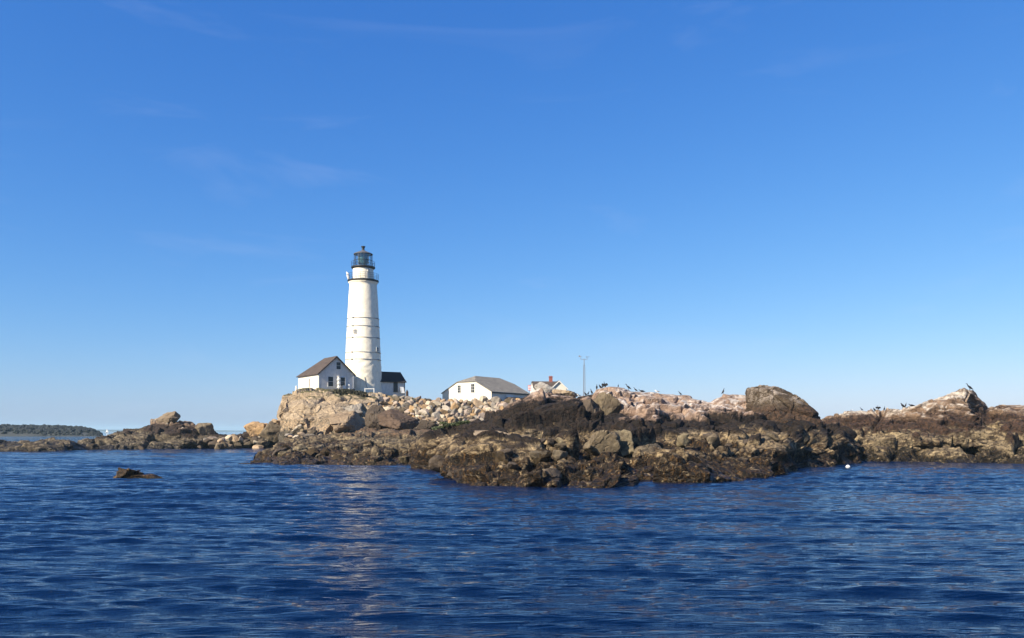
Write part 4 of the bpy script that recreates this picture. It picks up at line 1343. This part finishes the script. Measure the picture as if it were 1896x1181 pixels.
# ------------------------------------------------------------------ birds
def bird_mesh(kind):
    """one continuous-bodied bird facing +x, feet at the origin, about 0.75 m tall when upright"""
    mb = MB()
    if kind == 'upright':
        path = [(-.27, .07, .025, .012), (-.20, .14, .05, .03), (-.12, .22, .09, .075), (-.05, .33, .115, .11), (.01, .44, .11, .105), (.05, .53, .075, .07), (.065, .60, .045, .045),
                (.06, .67, .033, .034), (.075, .73, .034, .036), (.11, .765, .036, .036), (.15, .765, .02, .02), (.20, .76, .010, .010), (.24, .745, .005, .006)]
        hip = (-.02, .22)
    elif kind == 'leaning':
        path = [(-.34, .09, .025, .012), (-.26, .15, .05, .03), (-.16, .22, .09, .075), (-.05, .31, .115, .105), (.05, .39, .105, .095), (.13, .46, .07, .065), (.19, .53, .042, .042),
                (.215, .60, .033, .034), (.24, .66, .034, .036), (.28, .685, .036, .036), (.32, .68, .02, .02), (.37, .67, .010, .010), (.41, .65, .005, .006)]
        hip = (-.03, .22)
    elif kind == 'hunched':
        path = [(-.26, .06, .025, .012), (-.19, .11, .05, .03), (-.11, .17, .10, .085), (-.02, .25, .13, .125), (.06, .33, .12, .115), (.11, .40, .085, .08), (.13, .45, .06, .055),
                (.135, .49, .045, .045), (.15, .52, .042, .04), (.18, .53, .036, .034), (.215, .52, .02, .02), (.26, .505, .010, .010), (.29, .49, .005, .006)]
        hip = (-.02, .17)
    elif kind == 'lying':
        path = [(-.42, .10, .025, .012), (-.33, .11, .055, .03), (-.2, .13, .10, .08), (-.06, .15, .125, .11), (.08, .16, .11, .10), (.17, .19, .065, .06), (.22, .23, .04, .04),
                (.25, .27, .034, .034), (.28, .295, .036, .036), (.32, .295, .034, .032), (.36, .285, .018, .018), (.40, .275, .010, .010), (.43, .265, .005, .006)]
        hip = (-.04, .06)
    else:  # gull
        path = [(-.34, .17, .03, .010), (-.25, .18, .05, .025), (-.14, .19, .08, .065), (-.02, .20, .10, .09), (.09, .22, .09, .085), (.16, .26, .06, .06), (.19, .31, .045, .045),
                (.21, .345, .045, .045), (.245, .355, .042, .04), (.28, .345, .02, .02), (.31, .335, .012, .012), (.335, .325, .005, .006)]
        hip = (-.01, .12)
    n = 12
    vs, fs = [], []
    for i, (x, z, ry, rz) in enumerate(path):
        a = path[max(0, i - 1)]
        c = path[min(len(path) - 1, i + 1)]
        tx, tz = c[0] - a[0], c[1] - a[1]
        l = math.hypot(tx, tz)
        nx, nz = -tz / l, tx / l
        for k in range(n):
            t = 2 * math.pi * k / n
            vs.append((x + nx * rz * math.sin(t), ry * math.cos(t), z + nz * rz * math.sin(t)))
    for i in range(len(path) - 1):
        for k in range(n):
            j = (k + 1) % n
            fs.append((i * n + k, i * n + j, (i + 1) * n + j, (i + 1) * n + k))
    fs.append(tuple(range(n)))
    fs.append(tuple(range((len(path) - 1) * n, len(path) * n))[::-1])
    mb.add(vs, fs)
    # folded wings along the flanks
    b0, b1 = path[1], path[5]
    for s in (-1, 1):
        vs, fs = [], []
        m_ = 8
        for i in range(m_ + 1):
            t = i / m_
            x = b0[0] + (b1[0] - b0[0]) * t - 0.03 * (1 - t)
            z = b0[1] + (b1[1] - b0[1]) * t
            w = 0.075 * math.sin(math.pi * min(1, 0.08 + t * 0.9)) ** 0.7
            yb = np.interp(t, [0, .4, .8, 1], [b0[2], path[3][2], path[4][2] * .95, b1[2]])
            for k in range(6):
                q = 2 * math.pi * k / 6
                vs.append((x + w * 0.5 * math.sin(q), s * (yb * 0.94 + 0.022 * math.cos(q)), z + w * math.sin(q)))
        for i in range(m_):
            for k in range(6):
                j = (k + 1) % 6
                fs.append((i * 6 + k, i * 6 + j, (i + 1) * 6 + j, (i + 1) * 6 + k))
        if kind == 'gull':
            mb.cur = 1
        mb.add(vs, fs)
        mb.cur = 0
    # legs and webbed feet
    for s in (-1, 1):
        y = s * 0.055
        mb.tube((hip[0], y, hip[1]), (hip[0] + 0.02, y, 0.012), 0.022, 0.012, 6)
        mb.prism([(hip[0] - 0.02, y, 0.0), (hip[0] + 0.12, y - 0.05, 0.0), (hip[0] + 0.13, y, 0.0), (hip[0] + 0.12, y + 0.05, 0.0)], (0, 0, 0.014))
    return mb


def spread(mb):
    """wings held out to dry"""
    for s in (-1, 1):
        top = [(0.03, s * 0.08, 0.50), (0.02, s * 0.26, 0.60), (0.0, s * 0.44, 0.55), (-0.03, s * 0.52, 0.36), (-0.06, s * 0.40, 0.28), (-0.08, s * 0.24, 0.24), (-0.06, s * 0.09, 0.28)]
        mb.prism(top, (-0.025, 0, 0))
    return mb


BK = {}
for kd in ('upright', 'leaning', 'hunched', 'lying', 'gull'):
    o = bird_mesh(kd).build('bird', [M['gull_white'], M['gull_grey']] if kd == 'gull' else [M['feather']], smooth=True)
    BK[kd] = o.data
    bpy.data.objects.remove(o)
o = spread(bird_mesh('upright')).build('bird', [M['feather']])
BK['spread'] = o.data
bpy.data.objects.remove(o)
NAT = {'upright': .78, 'leaning': .70, 'hunched': .54, 'lying': .31, 'gull': .37, 'spread': .78}
# (px, foot py, height px, kind, heading deg (0 = right, 180 = left), label, Y)
birds = [
    (1071.5, 724, 5, 'gull', 200, 'grey gull sitting just left of the mast foot', None),
    (1084.5, 722.5, 7, 'hunched', 170, 'hunched cormorant directly right of the mast foot', None),
    (1089, 721.5, 8, 'leaning', 60, 'leaning cormorant second to the right of the mast', None),
    (1095, 720.5, 11, 'upright', 185, 'tall cormorant looking left in the group by the mast', None),
    (1105, 717.5, 10, 'upright', 265, 'slim upright cormorant standing apart in the group by the mast', None),
    (1110.8, 718.5, 7.5, 'hunched', 200, 'round hunched cormorant right of the slim upright one', None),
    (1115.5, 718.2, 7, 'hunched', 20, 'small cormorant pressed against the wing drying one', None),
    (1118.5, 718.0, 11, 'spread', 230, 'cormorant drying its open wings at the right of the mast group', None),
    (1145.3, 719.8, 6, 'upright', 270, 'small lone cormorant peeking over the crest right of the group', None),
    (1157.5, 731, 11, 'leaning', 160, 'dark cormorant on the white slope below the crest', 'slope'),
    (1163.5, 720.6, 11.5, 'leaning', 165, 'tall cormorant leaning left on the white crest', None),
    (1177, 722.2, 8.5, 'leaning', 160, 'shorter leaning cormorant next along the white crest', None),
    (1188.5, 723.2, 5, 'lying', 180, 'cormorant lying low on the white crest', None),
    (1195, 734, 6, 'lying', 150, 'cormorant resting in the dark notch below the crest', 'slope'),
    (1217, 723, 5.5, 'gull', 175, 'dull gull on the crest far right of the cormorants', None),
    (1259.8, 730, 8, 'leaning', 185, 'solitary cormorant where the white crest begins to fall', None),
    (1339, 727, 11, 'upright', 10, 'lone cormorant standing tall on the pale hump left of the great boulder', None),
    (1596, 761, 6.5, 'leaning', 180, 'leftmost cormorant of the right ridge leaning left', None),
    (1619, 763.5, 7, 'hunched', 190, 'cormorant below the crest of the right ridge', None),
    (1626.5, 758.5, 8, 'spread', 215, 'cormorant with half open wings on the right ridge', None),
    (1637.5, 757.5, 8, 'upright', 265, 'thin upright cormorant on the right ridge', None),
    (1671, 755, 9, 'hunched', 170, 'cormorant in front of the pair on the rise of the right ridge', None),
    (1677.5, 752.5, 9, 'upright', 15, 'upright cormorant of the pair on the rise of the right ridge', None),
    (1687, 751.5, 5, 'lying', 180, 'cormorant lying flat just right of the pair on the right ridge', None),
    (1795, 718.5, 13, 'leaning', 175, 'large cormorant on the highest rock at the right edge', None),
    (1576, 763.5, 3.5, 'gull', 10, 'tiny grey gull at the low left end of the right ridge', None),
]
BIRDS = []


def crest_of(P, px):
    """highest line of a lofted rock in the direction px: returns (py, point)"""
    X, Y, Z = P[..., 0], P[..., 1], P[..., 2]
    pxs = CX + F * X / Y
    pys = HZ - F * (Z - EYE) / Y
    m_ = np.abs(pxs - px) < 0.8
    pys = np.where(m_, pys, 1e9)
    i = np.argmin(pys)
    i = np.unravel_index(i, pys.shape)
    return P[i]


for (px, py, hpx, kd, hd, lab, how) in birds:
    P = ridgeP if px > 1500 else headP
    if how == 'slope':
        X, Y, Z = P[..., 0], P[..., 1], P[..., 2]
        d_ = (CX + F * X / Y - px) ** 2 + (HZ - F * (Z - EYE) / Y - py) ** 2 + 1e6 * (Y < 66)
        p = P[np.unravel_index(np.argmin(d_), d_.shape)]
    else:
        p = crest_of(P, px)
    BIRDS.append((px, py, p[1]))
    o = bpy.data.objects.new('gull' if kd == 'gull' else 'cormorant', BK[kd])
    C.objects.link(o)
    s = hpx * mpp(p[1]) / NAT[kd]
    o.location = (p[0], p[1], p[2] - 0.03)
    o.scale = (s, s, s)
    o.rotation_euler = (0, 0, R(hd))
    tag(o, lab, 'gull' if kd == 'gull' else 'cormorant', None if kd == 'gull' else 'cormorants on the rocks')

# ------------------------------------------------------------------ bright green weed lying on the shelf
m, nt, bs = new_mat('green_weed')
nn = noise(nt, N(nt, 'ShaderNodeNewGeometry').outputs['Position'], 3.0, 4)
nt.links.new(ramp(nt, nn, [(0.35, (0.025, 0.034, 0.008)), (0.6, (0.065, 0.080, 0.018)), (0.8, (0.10, 0.11, 0.03))]), bs.inputs['Base Color'])
bs.inputs['Roughness'].default_value = 0.6
wc = []
for px in np.linspace(808, 866, 26):
    p = crest_of(headP, px)
    wc.append((p[0], p[1] - random.uniform(0.2, 1.0), p[2] + 0.02, 0.35, 0.7, 0.14 * random.uniform(0.4, 1.3)))
wd_ = leaf_cloud('green_seaweed', wc, 2600, 0.07, m, 15)
wd_['kind'] = 'stuff'
wd_['label'] = 'strip of bright green seaweed on the rock below the rubble bank'
wd_['category'] = 'seaweed'
# ------------------------------------------------------------------ buoy and far sailboat
by = thing('mooring_buoy', 'white round mooring buoy with dark waterline floating off the headland', 'buoy', wp(1570, 866, WY(866)))
b = MB()
q = 0.19
b.lathe([(0.02, -0.16), (0.12, -0.13), (0.178, -0.06), (0.19, 0.0)], 24, close=False)
b.build('waterline', M['iron'], by, smooth=True)
MB().lathe([(0.19, 0.0), (0.188, 0.06), (0.165, 0.14), (0.11, 0.20), (0.045, 0.225)], 24).build('float', M['trim'], by, smooth=True)
b = MB()
b.ring(0.05, 0.0, 0.014, 14)
e = b.build('eye', M['steel'], by)
e.location = (0, 0, 0.26)
e.rotation_euler = (R(90), 0, 0.5)

SY = 1500.0
sb = thing('sailboat', 'tiny white sailboat far out beyond the left islet', 'sailboat', (wp(198, 798, SY).x, SY, 0))
vs, fs = [], []
for i, t in enumerate(np.linspace(0, 1, 9)):
    hwd = 0.9 * math.sin(math.pi * min(1, 0.12 + 0.88 * t) ** 0.8) if t < 1 else 0.02
    x = -3 + 6 * t
    vs += [(x, -hwd, 0.8 + 0.2 * t), (x, 0, -0.4), (x, hwd, 0.8 + 0.2 * t)]
for i in range(8):
    fs += [(3 * i, 3 * i + 1, 3 * i + 4, 3 * i + 3), (3 * i + 1, 3 * i + 2, 3 * i + 5, 3 * i + 4), (3 * i + 2, 3 * i, 3 * i + 3, 3 * i + 5)]
b = MB()
b.add(vs, fs)
b.build('hull', M['trim'], sb)
MB().tube((0.3, 0, 0.7), (0.3, 0, 7.2), 0.06).build('mast', M['steel'], sb)
MB().prism([(0.2, 0, 1.5), (-2.4, 0.3, 1.5), (-1.2, 0.35, 4.0), (0.2, 0, 7.0)], (0, 0.03, 0)).build('mainsail', M['trim'], sb)
MB().prism([(0.45, 0, 1.2), (2.8, 0.2, 1.1), (0.45, 0, 6.2)], (0, 0.03, 0)).build('jib', M['trim'], sb)

# ------------------------------------------------------------------ far wooded island and far shore
M['wood'], nt, bs = new_mat('far_woods')
nn = noise(nt, N(nt, 'ShaderNodeNewGeometry').outputs['Position'], 0.12, 5)
nt.links.new(ramp(nt, nn, [(0.35, (0.005, 0.007, 0.008)), (0.6, (0.009, 0.012, 0.012)), (0.8, (0.016, 0.019, 0.017))]), bs.inputs['Base Color'])
bs.inputs['Roughness'].default_value = 0.9
M['far_beach'], nt, bs = new_mat('far_beach')
nn = noise(nt, N(nt, 'ShaderNodeNewGeometry').outputs['Position'], 0.08, 5)
nt.links.new(ramp(nt, nn, [(0.3, (0.02, 0.024, 0.022)), (0.55, (0.035, 0.037, 0.032)), (0.75, (0.08, 0.075, 0.06))]), bs.inputs['Base Color'])
bs.inputs['Roughness'].default_value = 0.9
IY = 470.0
ki = mpp(IY)
cols = np.linspace(-160, 193, 220)
topz = np.interp(cols, [-160, 0, 63, 90, 130, 155, 170, 185, 193], [790, 789.5, 790, 790, 791, 794, 797, 803, 808])
rows_ = []
for dy, f in ((-2, -0.15), (0, 0.03), (5, 0.12), (12, 0.5), (45, 0.95), (80, 0.7), (120, -0.1)):
    Z = (EYE + (HZ - topz) / F * (IY + 40)) * f + (0 if f > 0 else -1)
    rows_.append(np.stack([(cols - CX) / F * (IY + dy), np.full_like(cols, IY + dy), Z], -1))
Pi = np.array(rows_)
Pi[..., 2] += (fbm(Pi.reshape(-1, 3), 9.0, 3, 4) * 0.5).reshape(Pi.shape[:2])
structure(grid_mesh('island_hill', Pi, M['far_beach'], smooth=True))
# its wood: many small crowns, one mass at this distance
V, Fc = [], []
bm0 = bmesh.new()
bmesh.ops.create_icosphere(bm0, subdivisions=2, radius=1.0)
ico = np.array([v.co[:] for v in bm0.verts])
icf = [[v.index for v in f.verts] for f in bm0.faces]
bm0.free()
for k in range(1500):
    px = rng.uniform(-160, 188)
    dy = rng.uniform(2.5, 70)
    hz_ = np.interp(px, cols, topz)
    zt = (EYE + (HZ - hz_) / F * (IY + 40)) * np.interp(dy, [0, 5, 12, 45, 80], [0.03, 0.12, 0.5, 0.95, 0.72])
    if zt < 0.25 or (px < 80 and dy < 7):
        continue
    r0 = rng.uniform(0.7, 1.5) * min(1, 0.35 + zt / 4)
    p = np.array([(px - CX) / F * (IY + dy), IY + dy, zt + r0 * 0.2])
    j = ico * (np.array([r0 * 1.3, r0 * 1.2, r0]) * (1 + 0.20 * rng.normal(size=(len(ico), 1))))
    b0 = len(V)
    V += [tuple(q) for q in (p + j)]
    Fc += [tuple(b0 + i for i in f) for f in icf]
me = bpy.data.meshes.new('woods')
me.from_pydata(V, [], Fc)
me.materials.append(M['wood'])
wd = link(bpy.data.objects.new('woods', me))
wd['kind'] = 'stuff'
wd['label'] = 'dark woods covering the far island on the left'
wd['category'] = 'woods'
# far shore across the bay
FY = 5200.0
cols = np.linspace(-900, 1100, 260)
prof = 8 + 7 * fbm(np.stack([cols * 0.01, cols * 0, cols * 0], -1), 1.0, 8, 5) + 4
prof = np.clip(prof, 3, None) * np.interp(cols, [-900, 250, 420, 700, 1100], [1, 1, 0.45, 0.25, 0.2])
rows_ = []
for dy, f in ((0, -0.2), (20, 0.5), (120, 1.0), (500, 0.8), (900, -0.2)):
    rows_.append(np.stack([(cols - CX) / F * FY, np.full_like(cols, FY + dy), prof * f], -1))
structure(grid_mesh('hills', np.array(rows_), M['wood'], smooth=True))

# ------------------------------------------------------------------ the sea
ys = [4.0]
while ys[-1] < 150:
    ys.append(ys[-1] * 1.0028 + 0.002)
while ys[-1] < 9000:
    ys.append(ys[-1] * 1.025)
ys = np.array(ys)
nx = 760
tt = np.linspace(-1, 1, nx)
X = tt[None, :] * (ys[:, None] * 0.86 + 10)
Yg = np.repeat(ys[:, None], nx, 1)
step = np.maximum(np.gradient(ys)[:, None] * np.ones((1, nx)), (ys[:, None] * 0.86 + 10) * 2 / nx)
Zg = np.zeros_like(X)
wr = np.random.default_rng(23)
for k in range(120):
    if k < 20:
        lam, sl_w, sp = wr.uniform(2.6, 8.0), 0.012, 9
    elif k < 54:
        lam, sl_w, sp = wr.uniform(0.9, 2.6), 0.019, 9
    else:
        lam, sl_w, sp = 0.22 * (4.0 ** wr.random()), 0.028, 15
    th = wr.normal(R(84), R(sp))                                 # travelling mostly towards the viewer
    kx, ky = 2 * math.pi / lam * math.cos(th), 2 * math.pi / lam * math.sin(th)
    amp = sl_w * lam / (2 * math.pi) * wr.uniform(0.6, 1.3)
    fade = np.clip(lam / (3.0 * step) - 0.4, 0, 1)
    ph = kx * X + ky * Yg + wr.uniform(0, 6.28)
    Zg += amp * fade * (np.sin(ph) + 0.2 * np.cos(2 * ph))
# wind lets some patches lie calmer
patch = fbm(np.stack([X.ravel() / 2.2, Yg.ravel(), np.zeros(X.size)], -1), 9.0, 55, 3).reshape(X.shape)
Zg *= np.clip(1.0 + 0.9 * patch, 0.45, 1.6)
m, nt, bs = new_mat('sea_water')
geo = N(nt, 'ShaderNodeNewGeometry').outputs['Position']
r1 = noise(nt, mapping(nt, geo, (0.75, 4.6, 1)), 1.0, 3, 0.55, 0.35)
r2 = noise(nt, mapping(nt, geo, (2.0, 13.0, 1), (0, 0, 0.06)), 1.0, 4, 0.6, 0.35)
r3 = noise(nt, mapping(nt, geo, (0.35, 0.9, 1), (0, 0, -0.15)), 1.0, 3, 0.5, 0.4)
hh_ = math_(nt, 'ADD', math_(nt, 'MULTIPLY', r1, 0.14), math_(nt, 'MULTIPLY', r2, 0.06))
hh_ = math_(nt, 'ADD', hh_, math_(nt, 'MULTIPLY', r3, 0.10))
nt.links.new(bump(nt, hh_, 1.0, 0.55), bs.inputs['Normal'])
bs.inputs['Base Color'].default_value = (0.0002, 0.005, 0.024, 1)
bs.inputs['Roughness'].default_value = 0.03
bs.inputs['IOR'].default_value = 1.37
M['sea'] = m
structure(grid_mesh('sea', np.stack([X, Yg, Zg], -1), m, smooth=True))
# sea bed far below keeps the horizon closed
# ------------------------------------------------------------------ sea air
hz = MB().box(-7500, 7500, -120, 9600, -6, 48).build('haze', new_mat('sea_air')[0])
hz['kind'] = 'stuff'
hz['label'] = 'thin blue sea haze over the far water'
hz['category'] = 'haze'
nt = hz.data.materials[0].node_tree
nt.nodes.remove(nt.nodes['Principled BSDF'])
pv = N(nt, 'ShaderNodeVolumePrincipled')
pv.inputs['Color'].default_value = (0.60, 0.86, 1.0, 1)
pv.inputs['Density'].default_value = 0.00012
nt.links.new(pv.outputs[0], nt.nodes['Material Output'].inputs['Volume'])
# ------------------------------------------------------------------ light, sky, camera
sd = Vector((-math.sin(R(SUN_AZ)) * math.cos(R(SUN_EL)), -math.cos(R(SUN_AZ)) * math.cos(R(SUN_EL)), math.sin(R(SUN_EL))))
sl_ = bpy.data.lights.new('sun', 'SUN')
sl_.energy = 5.0
sl_.angle = R(0.53)
sl_.color = (1.0, 0.91, 0.75)
so = bpy.data.objects.new('sun', sl_)
C.objects.link(so)
so.rotation_euler = sd.to_track_quat('Z', 'Y').to_euler()
so.location = sd * 100

w = bpy.data.worlds.new('World')
S.world = w
w.use_nodes = True
nt = w.node_tree
bg = nt.nodes['Background']
sk = N(nt, 'ShaderNodeTexSky', sky_type='NISHITA')
sk.sun_disc = False
sk.sun_elevation = R(SUN_EL)
sk.sun_rotation = math.atan2(sd.x, sd.y)
sk.altitude = 0
sk.air_density = 1.0
sk.dust_density = 0.5
sk.ozone_density = 1.0
sep = N(nt, 'ShaderNodeSeparateColor')
nt.links.new(sk.outputs[0], sep.inputs[0])
cmb = N(nt, 'ShaderNodeCombineColor')
for ch, (g, p) in enumerate(((0.922, 1.392), (0.952, 0.941), (1.208, 0.561))):    # a phone camera's deeper blue
    v = math_(nt, 'POWER', math_(nt, 'MULTIPLY', sep.outputs[ch], 0.1), p)
    nt.links.new(math_(nt, 'MULTIPLY', v, 10.0 * g), cmb.inputs[ch])
# thin cirrus wisps
tc = N(nt, 'ShaderNodeTexCoord').outputs['Generated']
wv = mapping(nt, tc, (2.2, 2.2, 11.0), (0, R(-16), 0))
cn = noise(nt, wv, 1.3, 6, 0.55, 0.8)
cf = math_(nt, 'MULTIPLY', remap(nt, cn, 0.55, 0.8), 0.13)
colr = mix(nt, cf, cmb.outputs[0], (7.0, 7.6, 9.8))
nt.links.new(colr, bg.inputs['Color'])
bg.inputs['Strength'].default_value = 0.05

cam = bpy.data.cameras.new('camera')
cam.sensor_width = 36.0
cam.lens = F / 1896 * 36.0
cam.shift_y = (HZ - 590.5) / 1896
cam.clip_end = 30000
co = bpy.data.objects.new('camera', cam)
C.objects.link(co)
co.location = (0, 0, EYE)
co.rotation_euler = (R(90), 0, 0)
S.camera = co

S.view_settings.view_transform = 'Standard'
S.view_settings.look = 'None'
S.view_settings.exposure = 1.0
S.view_settings.gamma = 1.0
S.render.engine = 'CYCLES'
S.cycles.max_bounces = 6
